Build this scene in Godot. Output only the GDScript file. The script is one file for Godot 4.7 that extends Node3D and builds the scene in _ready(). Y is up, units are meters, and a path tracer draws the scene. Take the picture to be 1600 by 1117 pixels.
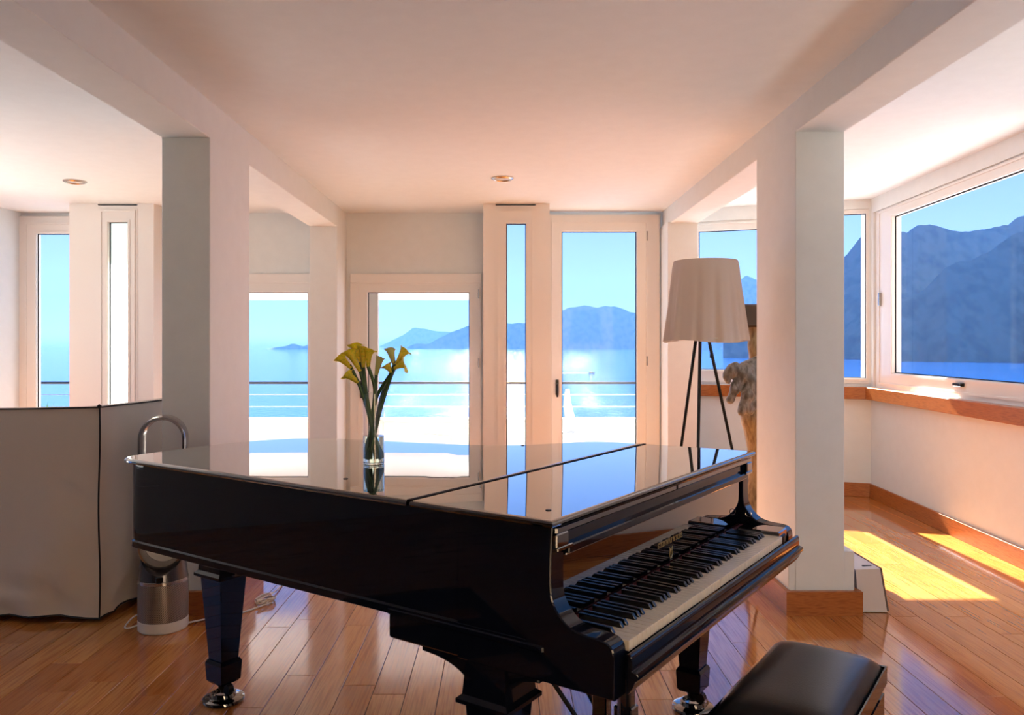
extends Node3D
# A bright seaside living room: grand piano, columns, glazed doors to a balcony, bay window, sea and hills.

# ------------------------------------------------------------------ mesh builder
class MB:
	var t := PackedVector3Array()
	var xf := Transform3D.IDENTITY
	func tri(a: Vector3, b: Vector3, c: Vector3, out: Vector3) -> void:
		if (c - a).cross(b - a).dot(out) < 0.0:
			t.append(xf * a); t.append(xf * c); t.append(xf * b)
		else:
			t.append(xf * a); t.append(xf * b); t.append(xf * c)
	func quad(a: Vector3, b: Vector3, c: Vector3, d: Vector3, out: Vector3) -> void:
		tri(a, b, c, out); tri(a, c, d, out)
	func box(c: Vector3, s: Vector3) -> void:
		var h := s / 2.0
		for ax in 3:
			for sg in [-1.0, 1.0]:
				var n := Vector3.ZERO; n[ax] = sg
				var e1 := Vector3.ZERO; e1[(ax + 1) % 3] = h[(ax + 1) % 3]
				var e2 := Vector3.ZERO; e2[(ax + 2) % 3] = h[(ax + 2) % 3]
				var o := c + n * h[ax]
				quad(o - e1 - e2, o + e1 - e2, o + e1 + e2, o - e1 + e2, n)
	func bbox(c: Vector3, s: Vector3, b: float) -> void:
		var x := s.x / 2.0; var z := s.z / 2.0
		var p := PackedVector2Array([Vector2(-x + b, -z), Vector2(x - b, -z), Vector2(x, -z + b), Vector2(x, z - b), Vector2(x - b, z), Vector2(-x + b, z), Vector2(-x, z - b), Vector2(-x, -z + b)])
		var q := PackedVector2Array()
		for v in p: q.append(v + Vector2(c.x, c.z))
		extrude(q, [[b, c.y - s.y / 2.0], [0.0, c.y - s.y / 2.0 + b], [0.0, c.y + s.y / 2.0 - b], [b, c.y + s.y / 2.0]], Basis(Vector3.RIGHT, Vector3.BACK, Vector3.UP))
	# poly in (e0, e1) plane, rings [inset, height] going up along e2
	func extrude(poly_in: PackedVector2Array, rings: Array, e: Basis, caps := true) -> void:
		var poly := poly_in.duplicate()
		if Geometry2D.is_polygon_clockwise(poly): poly.reverse()
		var n := poly.size()
		var nor := PackedVector2Array()
		for i in n:
			var a := (poly[i] - poly[(i - 1 + n) % n]).normalized()
			var b := (poly[(i + 1) % n] - poly[i]).normalized()
			var na := Vector2(a.y, -a.x); var nb := Vector2(b.y, -b.x)
			var m := (na + nb).normalized()
			nor.append(m / maxf(0.35, m.dot(na)))
		# orientation test: outward normal must leave the polygon
		if Geometry2D.is_point_in_polygon(poly[0] + nor[0] * 0.0005, poly):
			for i in n: nor[i] = -nor[i]
		var pts := []
		for r in rings:
			var row := PackedVector3Array()
			for i in n:
				var q: Vector2 = poly[i] - nor[i] * float(r[0])
				row.append(e.x * q.x + e.y * q.y + e.z * float(r[1]))
			pts.append(row)
		for k in rings.size() - 1:
			var dh: float = rings[k + 1][1] - rings[k][1]
			var di: float = rings[k + 1][0] - rings[k][0]
			for i in n:
				var j := (i + 1) % n
				var no := (nor[i] + nor[j]).normalized()
				var out := (e.x * no.x + e.y * no.y) * dh + e.z * di
				quad(pts[k][i], pts[k][j], pts[k + 1][j], pts[k + 1][i], out)
		if caps:
			for k in [0, rings.size() - 1]:
				var flat := PackedVector2Array()
				for i in n: flat.append(poly[i] - nor[i] * float(rings[k][0]))
				var ix := Geometry2D.triangulate_polygon(flat)
				var up := e.z * (1.0 if (k > 0) == (float(rings[rings.size() - 1][1]) > float(rings[0][1])) else -1.0)
				for i in range(0, ix.size(), 3):
					tri(pts[k][ix[i]], pts[k][ix[i + 1]], pts[k][ix[i + 2]], up)
	func lathe(prof: Array, n: int, c := Vector3.ZERO, sx := 1.0, sz := 1.0) -> void:
		for k in prof.size() - 1:
			var a: Vector2 = prof[k]; var b: Vector2 = prof[k + 1]
			for i in n:
				var f0 := TAU * i / n; var f1 := TAU * (i + 1) / n
				var p := func(r: Vector2, f: float): return c + Vector3(cos(f) * r.x * sx, r.y, sin(f) * r.x * sz)
				var fm := (f0 + f1) / 2.0
				var out := Vector3(cos(fm), 0, sin(fm)) * (b.y - a.y) - Vector3.UP * (b.x - a.x)
				if a.x > 1e-6 and b.x > 1e-6: quad(p.call(a, f0), p.call(a, f1), p.call(b, f1), p.call(b, f0), out)
				elif a.x > 1e-6: tri(p.call(a, f0), p.call(a, f1), p.call(b, f0), out)
				else: tri(p.call(a, f0), p.call(b, f1), p.call(b, f0), out)
	func tube(pts: Array, rad, n := 8, closed := false, sx := 1.0, sy := 1.0) -> void:
		var m := pts.size()
		var rows := []
		var up := Vector3.UP
		for i in m:
			var a: Vector3 = pts[(i - 1 + m) % m] if (closed or i > 0) else pts[0]
			var b: Vector3 = pts[(i + 1) % m] if (closed or i < m - 1) else pts[m - 1]
			var d := (b - a).normalized()
			if i == 0:
				up = Vector3.UP if absf(d.y) < 0.9 else Vector3.BACK
			var s := d.cross(up).normalized()
			var u := s.cross(d).normalized()
			up = u
			var r: float = rad[i] if rad is Array else rad
			var row := []
			for k in n:
				var f := TAU * k / n
				row.append(pts[i] + (s * cos(f) * sx + u * sin(f) * sy) * r)
			rows.append(row)
		for i in (m if closed else m - 1):
			var j := (i + 1) % m
			for k in n:
				var l := (k + 1) % n
				var mid: Vector3 = (rows[i][k] + rows[i][l]) / 2.0 - pts[i] + (rows[j][k] + rows[j][l]) / 2.0 - pts[j]
				quad(rows[i][k], rows[i][l], rows[j][l], rows[j][k], mid)
		if not closed:
			for i in [0, m - 1]:
				var out: Vector3 = (pts[0] - pts[1]) if i == 0 else (pts[m - 1] - pts[m - 2])
				for k in n: tri(pts[i], rows[i][k], rows[i][(k + 1) % n], out)
	# plate in x,y with rectangular holes [x0,x1,y0,y1], z0..z1 thick
	func slab(x0: float, x1: float, y0: float, y1: float, z0: float, z1: float, holes := []) -> void:
		var xs := [x0, x1]; var ys := [y0, y1]
		for h in holes:
			for v in [h[0], h[1]]:
				if v > x0 and v < x1 and not xs.has(v): xs.append(v)
			for v in [h[2], h[3]]:
				if v > y0 and v < y1 and not ys.has(v): ys.append(v)
		xs.sort(); ys.sort()
		var solid := func(i: int, j: int) -> bool:
			if i < 0 or j < 0 or i >= xs.size() - 1 or j >= ys.size() - 1: return false
			var cx: float = (xs[i] + xs[i + 1]) / 2.0; var cy: float = (ys[j] + ys[j + 1]) / 2.0
			for h in holes:
				if cx > h[0] and cx < h[1] and cy > h[2] and cy < h[3]: return false
			return true
		for i in xs.size() - 1:
			for j in ys.size() - 1:
				if not solid.call(i, j): continue
				var a: float = xs[i]; var b: float = xs[i + 1]; var c: float = ys[j]; var d: float = ys[j + 1]
				for z in [[z0, -1.0], [z1, 1.0]]:
					quad(Vector3(a, c, z[0]), Vector3(b, c, z[0]), Vector3(b, d, z[0]), Vector3(a, d, z[0]), Vector3(0, 0, z[1] * signf(z1 - z0)))
				if not solid.call(i - 1, j): quad(Vector3(a, c, z0), Vector3(a, d, z0), Vector3(a, d, z1), Vector3(a, c, z1), Vector3.LEFT)
				if not solid.call(i + 1, j): quad(Vector3(b, c, z0), Vector3(b, d, z0), Vector3(b, d, z1), Vector3(b, c, z1), Vector3.RIGHT)
				if not solid.call(i, j - 1): quad(Vector3(a, c, z0), Vector3(b, c, z0), Vector3(b, c, z1), Vector3(a, c, z1), Vector3.DOWN)
				if not solid.call(i, j + 1): quad(Vector3(a, d, z0), Vector3(b, d, z0), Vector3(b, d, z1), Vector3(a, d, z1), Vector3.UP)
	func mesh(crease := 35.0) -> ArrayMesh:
		var nt := t.size() / 3
		var fn := PackedVector3Array(); fn.resize(nt)
		var at := {}
		for i in nt:
			fn[i] = (t[i * 3 + 2] - t[i * 3]).cross(t[i * 3 + 1] - t[i * 3])
			for k in 3:
				var key := Vector3i((t[i * 3 + k] * 20000.0).round()) if absf(t[i * 3 + k].z) < 500.0 else Vector3i((t[i * 3 + k] * 10.0).round())
				if at.has(key): at[key].append(i)
				else: at[key] = PackedInt32Array([i])
		var lim := cos(deg_to_rad(crease))
		var nn := PackedVector3Array(); nn.resize(nt * 3)
		var unit := PackedVector3Array(); unit.resize(nt)
		for i in nt: unit[i] = fn[i].normalized()
		for i in nt:
			for k in 3:
				var key := Vector3i((t[i * 3 + k] * 20000.0).round()) if absf(t[i * 3 + k].z) < 500.0 else Vector3i((t[i * 3 + k] * 10.0).round())
				var s := Vector3.ZERO
				for j in at[key]:
					if unit[j].dot(unit[i]) > lim: s += fn[j]
				nn[i * 3 + k] = s.normalized() if s.length_squared() > 0.0 else Vector3.UP
		var arr := []; arr.resize(Mesh.ARRAY_MAX)
		arr[Mesh.ARRAY_VERTEX] = t
		arr[Mesh.ARRAY_NORMAL] = nn
		var m := ArrayMesh.new()
		m.add_surface_from_arrays(Mesh.PRIMITIVE_TRIANGLES, arr)
		return m

# ------------------------------------------------------------------ node helpers
var M := {}
var names := {}

func numbered(called: String) -> String:
	var k: int = names.get(called, -1) + 1
	names[called] = k
	return called if k == 0 else "%s_%03d" % [called, k]

func tag(o: Node3D, label: String, category := "", group := "", kind := "") -> Node3D:
	if label: o.set_meta("label", label)
	if category: o.set_meta("category", category)
	if group: o.set_meta("group", group)
	if kind: o.set_meta("kind", kind)
	return o

func thing(called: String, label: String, category: String, at := Vector3.ZERO, turn := 0.0, group := "", kind := "") -> Node3D:
	var o := Node3D.new()
	o.name = numbered(called)
	add_child(o)
	o.position = at
	o.rotation.y = turn
	tag(o, label, category, group, kind)
	return o

func part(called: String, m, mat: Material, parent: Node3D = null, crease := 35.0) -> MeshInstance3D:
	var o := MeshInstance3D.new()
	o.mesh = m.mesh(crease) if m is MB else m
	o.material_override = mat
	if parent == null:
		o.name = numbered(called)
		add_child(o)
	else:
		o.name = called
		parent.add_child(o, true)
	return o

func smooth_path(p: Array, each: int, closed := false) -> Array:
	var out := []
	var n := p.size()
	for i in (n if closed else n - 1):
		var a = p[(i - 1 + n) % n] if (closed or i > 0) else p[0]
		var b = p[i]
		var c = p[(i + 1) % n]
		var d = p[(i + 2) % n] if (closed or i < n - 2) else p[n - 1]
		for k in each:
			var s := float(k) / each
			out.append(0.5 * ((2.0 * b) + (c - a) * s + (2.0 * a - 5.0 * b + 4.0 * c - d) * s * s + (3.0 * b - a - 3.0 * c + d) * s * s * s))
	if not closed: out.append(p[n - 1])
	return out

func sdf_mesh(lo: Vector3, hi: Vector3, cell: float, f: Callable) -> MB:
	var nx := int(ceil((hi.x - lo.x) / cell)) + 1; var ny := int(ceil((hi.y - lo.y) / cell)) + 1; var nz := int(ceil((hi.z - lo.z) / cell)) + 1
	var g := PackedFloat32Array(); g.resize(nx * ny * nz)
	for k in nz:
		for j in ny:
			for i in nx:
				g[(k * ny + j) * nx + i] = f.call(lo + Vector3(i, j, k) * cell)
	var vert := {}
	var off := [Vector3i(0, 0, 0), Vector3i(1, 0, 0), Vector3i(0, 1, 0), Vector3i(1, 1, 0), Vector3i(0, 0, 1), Vector3i(1, 0, 1), Vector3i(0, 1, 1), Vector3i(1, 1, 1)]
	var edges := [[0, 1], [2, 3], [4, 5], [6, 7], [0, 2], [1, 3], [4, 6], [5, 7], [0, 4], [1, 5], [2, 6], [3, 7]]
	for k in nz - 1:
		for j in ny - 1:
			for i in nx - 1:
				var val := []
				var neg := 0
				for o in off:
					var v := g[((k + o.z) * ny + j + o.y) * nx + i + o.x]
					val.append(v)
					if v < 0.0: neg += 1
				if neg == 0 or neg == 8: continue
				var s := Vector3.ZERO; var c := 0
				for e in edges:
					var a: float = val[e[0]]; var b: float = val[e[1]]
					if (a < 0.0) != (b < 0.0):
						s += Vector3(off[e[0]]).lerp(Vector3(off[e[1]]), a / (a - b)); c += 1
				vert[Vector3i(i, j, k)] = lo + (Vector3(i, j, k) + s / c) * cell
	var mb := MB.new()
	for key in vert:
		for ax in 3:
			var st := Vector3i.ZERO; st[ax] = 1
			var p: Vector3i = key
			var a := g[(p.z * ny + p.y) * nx + p.x]
			var q := p + st
			var b := g[(q.z * ny + q.y) * nx + q.x]
			if (a < 0.0) == (b < 0.0): continue
			var d1 := Vector3i.ZERO; d1[(ax + 1) % 3] = 1
			var d2 := Vector3i.ZERO; d2[(ax + 2) % 3] = 1
			if vert.has(p - d1) and vert.has(p - d2) and vert.has(p - d1 - d2):
				mb.quad(vert[p], vert[p - d1], vert[p - d1 - d2], vert[p - d2], Vector3(st) * (1.0 if a < 0.0 else -1.0))
	return mb

static func cap(p: Vector3, a: Vector3, b: Vector3, ra: float, rb: float) -> float:
	var ab := b - a
	var h := clampf((p - a).dot(ab) / ab.length_squared(), 0.0, 1.0)
	return (p - a - ab * h).length() - lerpf(ra, rb, h)

static func smin(a: float, b: float, k: float) -> float:
	var h := clampf(0.5 + 0.5 * (b - a) / k, 0.0, 1.0)
	return lerpf(b, a, h) - k * h * (1.0 - h)

# ------------------------------------------------------------------ materials
func mat(called: String, c: Color, rough := 0.5, metal := 0.0, spec := 0.5) -> StandardMaterial3D:
	var m := StandardMaterial3D.new()
	m.resource_name = called
	m.albedo_color = c
	m.roughness = rough
	m.metallic = metal
	m.metallic_specular = spec
	M[called] = m
	return m

func noise_tex(freq: float, octaves: int, sd: int, ramp = null, normal := false, bump := 4.0, size := 512, kind := FastNoiseLite.TYPE_SIMPLEX_SMOOTH) -> NoiseTexture2D:
	var n := FastNoiseLite.new()
	n.seed = sd; n.frequency = freq; n.fractal_octaves = octaves; n.noise_type = kind
	var t := NoiseTexture2D.new()
	t.width = size; t.height = size; t.seamless = true; t.noise = n
	t.as_normal_map = normal
	t.bump_strength = bump
	if ramp != null:
		var g := Gradient.new()
		g.offsets = PackedFloat32Array(ramp[0]); g.colors = PackedColorArray(ramp[1])
		t.color_ramp = g
	return t

func triplanar(m: StandardMaterial3D, scale: Vector3, world := true) -> void:
	m.uv1_triplanar = true
	m.uv1_world_triplanar = world
	m.uv1_scale = scale
	m.uv1_triplanar_sharpness = 8.0

func make_materials() -> void:
	var plaster := noise_tex(0.02, 4, 11, [[0.0, 1.0], [Color(0.985, 0.985, 0.985), Color.WHITE]])
	for a in [["wall_paint", Color(0.925, 0.945, 0.945)], ["ceiling_paint", Color(0.93, 0.95, 0.955)]]:
		var w := mat(a[0], a[1], 0.75)
		w.albedo_texture = plaster
		triplanar(w, Vector3.ONE * 0.7)
	mat("frame_white", Color(0.95, 0.945, 0.93), 0.35)
	mat("gap_dark", Color(0.10, 0.09, 0.085), 0.8)
	# floor boards: fine streaks along z, slow blotches
	var grain := noise_tex(0.03, 3, 21, [[0.0, 0.35, 0.5, 0.62, 1.0], [Color(0.78, 0.70, 0.63), Color(0.93, 0.89, 0.85), Color(1, 1, 1), Color(0.97, 0.94, 0.91), Color(0.80, 0.70, 0.62)]])
	var tones := [Color(0.80, 0.52, 0.255), Color(0.765, 0.48, 0.22), Color(0.82, 0.55, 0.28), Color(0.735, 0.45, 0.20), Color(0.79, 0.505, 0.24), Color(0.77, 0.495, 0.245), Color(0.835, 0.57, 0.295), Color(0.745, 0.46, 0.21)]
	for i in tones.size():
		var w := mat("board_%d" % i, tones[i], 0.12, 0.0, 0.5)
		w.albedo_texture = grain
		triplanar(w, Vector3(2.6, 2.6, 0.11))
		w.uv1_offset = Vector3(i * 0.137, i * 0.31, i * 0.213)
		w.clearcoat_enabled = true; w.clearcoat = 0.6; w.clearcoat_roughness = 0.07
	var trim := mat("wood_trim", Color(0.71, 0.44, 0.225), 0.3)
	trim.albedo_texture = grain
	triplanar(trim, Vector3(0.5, 5.0, 0.35))
	mat("lacquer_shaded", Color(0.05, 0.065, 0.115), 0.03, 0.0, 0.37)  # shaded copy of the piano lacquer: weaker gloss, navy standing for dark reflections
	var lac := mat("lacquer", Color(0.020, 0.024, 0.04), 0.02, 0.0, 0.70)  # glossier copy of the same lacquer, for parts with bright reflections
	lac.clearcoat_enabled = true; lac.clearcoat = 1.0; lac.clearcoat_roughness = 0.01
	mat("ivory", Color(0.93, 0.89, 0.80), 0.25)
	mat("ebony", Color(0.03, 0.03, 0.035), 0.22)
	mat("hinge_black", Color(0.02, 0.02, 0.02), 0.6, 0.0, 0.2)
	mat("felt", Color(0.35, 0.08, 0.09), 0.95)
	mat("brass", Color(0.93, 0.82, 0.56), 0.35, 1.0)
	mat("steel", Color(0.72, 0.70, 0.68), 0.22, 1.0)
	mat("dark_steel", Color(0.20, 0.19, 0.18), 0.35, 0.9)
	mat("lamp_black", Color(0.03, 0.045, 0.045), 0.3)
	var le := mat("leather", Color(0.065, 0.067, 0.075), 0.30, 0.0, 0.42)
	le.normal_enabled = true; le.normal_texture = noise_tex(0.12, 2, 5, null, true, 3.0, 512, FastNoiseLite.TYPE_CELLULAR); le.normal_scale = 0.12
	triplanar(le, Vector3.ONE * 4.0, false)
	var fa := mat("slip_fabric", Color(0.83, 0.78, 0.73), 0.95)
	fa.normal_enabled = true; fa.normal_texture = noise_tex(0.2, 3, 6, null, true, 4.0); fa.normal_scale = 0.25
	triplanar(fa, Vector3.ONE * 3.0)
	mat("piping", Color(0.16, 0.15, 0.14), 0.8)
	var pane := mat("pane_glass", Color(1, 1, 1, 0.02), 0.0, 0.0, 0.2)
	pane.transparency = BaseMaterial3D.TRANSPARENCY_ALPHA
	var fr := mat("frosted", Color(0.80, 0.90, 0.84), 0.6)
	fr.backlight_enabled = true; fr.backlight = Color(0.95, 1.0, 0.95)
	var vg := mat("vase_glass", Color(1, 1, 1, 0.04), 0.0)
	vg.transparency = BaseMaterial3D.TRANSPARENCY_ALPHA
	var tg := mat("thick_glass", Color(0.97, 1.0, 0.98, 0.0), 0.0)
	tg.refraction_enabled = true; tg.refraction_scale = 0.05
	var wa := mat("vase_water", Color(0.90, 0.97, 0.90, 0.0), 0.0)
	wa.refraction_enabled = true; wa.refraction_scale = 0.033
	var pe := mat("petal", Color(0.95, 0.87, 0.26), 0.5)
	pe.backlight_enabled = true; pe.backlight = Color(0.7, 0.7, 0.3)
	pe.albedo_texture = noise_tex(0.02, 3, 9, [[0.0, 0.5, 1.0], [Color(0.78, 0.85, 0.5), Color(1, 1, 1), Color(1, 0.93, 0.75)]])
	triplanar(pe, Vector3.ONE * 9.0)
	var pp := mat("petal_pale", Color(0.80, 0.80, 0.50), 0.5)
	pp.backlight_enabled = true; pp.backlight = Color(0.6, 0.6, 0.4)
	mat("spadix", Color(0.90, 0.70, 0.15), 0.7)
	var sm := mat("stem_green", Color(0.27, 0.40, 0.17), 0.4)
	sm.albedo_texture = noise_tex(0.02, 3, 10, [[0.0, 1.0], [Color(0.65, 0.75, 0.65), Color(1, 1, 1)]])
	triplanar(sm, Vector3(20, 3, 20))
	var sh := mat("shade_cloth", Color(0.89, 0.85, 0.81), 0.9)
	sh.backlight_enabled = true; sh.backlight = Color(0.5, 0.47, 0.45)
	sh.normal_enabled = true; sh.normal_texture = noise_tex(0.3, 2, 16, null, true, 3.0); sh.normal_scale = 0.15
	triplanar(sh, Vector3(6, 6, 6))
	var st := mat("carved_wood", Color(0.66, 0.59, 0.45), 0.42)
	st.albedo_texture = noise_tex(0.015, 4, 12, [[0.0, 0.4, 0.6, 1.0], [Color(0.6, 0.54, 0.48), Color(0.88, 0.84, 0.76), Color(1, 0.98, 0.92), Color(0.74, 0.66, 0.56)]])
	triplanar(st, Vector3(3.0, 0.9, 3.0))
	var ca := mat("carved_animal", Color(0.60, 0.59, 0.54), 0.28)
	ca.albedo_texture = noise_tex(0.02, 4, 13, [[0.0, 0.4, 0.6, 1.0], [Color(0.5, 0.48, 0.45), Color(0.75, 0.75, 0.74), Color(0.95, 0.97, 1.0), Color(0.7, 0.58, 0.48)]])
	triplanar(ca, Vector3(2.0, 1.0, 2.0))
	mat("dark_wood", Color(0.27, 0.21, 0.14), 0.5)
	mat("plastic_white", Color(0.86, 0.84, 0.81), 0.3)
	mat("collar_metal", Color(0.33, 0.33, 0.35), 0.25, 0.85)
	mat("loop_metal", Color(0.62, 0.60, 0.59), 0.18, 0.8)
	var pf := mat("perforated", Color(0.60, 0.56, 0.53), 0.45, 0.6)
	var im := Image.create(64, 64, false, Image.FORMAT_RGB8)
	im.fill(Color(1, 1, 1))
	for c in [Vector2(16, 16), Vector2(48, 48)]:
		for y in 64:
			for x in 64:
				var d := Vector2(x, y).distance_to(c)
				if d < 13.0: im.set_pixel(x, y, Color(0.22, 0.20, 0.19))
	pf.albedo_texture = ImageTexture.create_from_image(im)
	triplanar(pf, Vector3.ONE * 120.0, false)
	mat("display_black", Color(0.01, 0.01, 0.012), 0.1)
	mat("box_paper", Color(0.88, 0.86, 0.85), 0.5)
	mat("box_edge", Color(0.45, 0.40, 0.37), 0.6)
	mat("cord_white", Color(0.90, 0.86, 0.80), 0.5)
	# outdoors
	var te := mat("terrace_tile", Color(0.78, 0.77, 0.75), 0.6)
	te.albedo_texture = plaster
	triplanar(te, Vector3.ONE * 0.8)
	mat("render_white", Color(0.82, 0.805, 0.77), 0.8)
	mat("fill_ochre", Color(0.86, 0.74, 0.60), 0.85)  # warm tint of the added fill reflector
	mat("wire", Color(0.75, 0.75, 0.76), 0.3, 0.8)
	mat("chair_white", Color(0.76, 0.75, 0.71), 0.4)
	mat("leaf", Color(0.30, 0.46, 0.16), 0.5)
	mat("terracotta", Color(0.68, 0.40, 0.28), 0.8)
	var se := mat("sea_water", Color(0.09, 0.29, 0.56), 0.05, 0.0, 0.5)
	se.normal_enabled = true
	se.normal_texture = noise_tex(0.012, 5, 33, null, true, 9.0, 1024)
	se.normal_scale = 0.95
	triplanar(se, Vector3.ONE / 120.0)
	var mo := mat("hill_scrub", Color(0.40, 0.43, 0.34), 0.95, 0.0, 0.2)
	mo.albedo_texture = noise_tex(0.02, 6, 44, [[0.0, 0.45, 0.6, 1.0], [Color(0.6, 0.66, 0.6), Color(0.85, 0.9, 0.85), Color(1, 1, 1), Color(1.0, 0.92, 0.86)]])
	triplanar(mo, Vector3.ONE / 900.0)
	mat("foam", Color(0.95, 0.96, 0.97), 0.9)

# ------------------------------------------------------------------ setting
const ALT := -60.0     # sea level
const CEIL := 2.69
const BAYCEIL := 2.75

func _ready() -> void:
	# --- camera
	var cam := Camera3D.new()
	cam.name = "camera"
	cam.projection = Camera3D.PROJECTION_FRUSTUM
	cam.near = 0.1
	cam.far = 60000.0
	cam.size = 1117.0 / 1262.0 * 0.1
	cam.frustum_offset = Vector2(11.0, -21.5) / 1262.0 * 0.1
	cam.position = Vector3(0, 1.415, 0)
	add_child(cam)
	# --- sky, exposure
	var env := Environment.new()
	var sky := Sky.new()
	var sm := ProceduralSkyMaterial.new()
	sm.sky_top_color = Color(0.34, 0.62, 0.98)
	sm.sky_horizon_color = Color(0.89, 0.95, 1.0)
	sm.sky_curve = 0.10
	sm.ground_horizon_color = Color(0.55, 0.72, 0.85)
	sm.ground_bottom_color = Color(0.30, 0.42, 0.52)
	sm.sun_angle_max = 1.0
	sky.sky_material = sm
	env.background_mode = Environment.BG_SKY
	env.sky = sky
	env.background_energy_multiplier = 0.93
	env.tonemap_mode = Environment.TONE_MAPPER_LINEAR
	env.tonemap_exposure = 1.32
	env.volumetric_fog_enabled = true
	env.volumetric_fog_density = 0.0
	env.sdfgi_enabled = true
	env.ssao_enabled = true
	env.ssil_enabled = true
	var we := WorldEnvironment.new()
	we.name = "environment"
	we.environment = env
	add_child(we)
	# --- sun: straight ahead over the sea, 35 degrees up
	var sun := DirectionalLight3D.new()
	sun.name = "sun"
	sun.light_energy = 11.0
	sun.light_color = Color(1.0, 0.99, 0.97)
	sun.light_angular_distance = 0.53
	sun.shadow_enabled = true
	add_child(sun)
	sun.look_at_from_position(Vector3.ZERO, Vector3(0.0, -0.71, 1.0))

	make_materials()
	build_shell()
	build_openings()
	build_floor()
	build_trims()
	build_balcony()
	build_far()
	build_piano()
	build_bench()
	build_vase()
	build_floor_lamp()
	build_sofa()
	build_fan()
	build_statue()
	build_small_things()

func struct(called: String, label: String, m, material: Material, crease := 35.0) -> MeshInstance3D:
	var o := part(called, m, material, null, crease)
	tag(o, label, called.split("_")[0], "", "structure")
	return o

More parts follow.
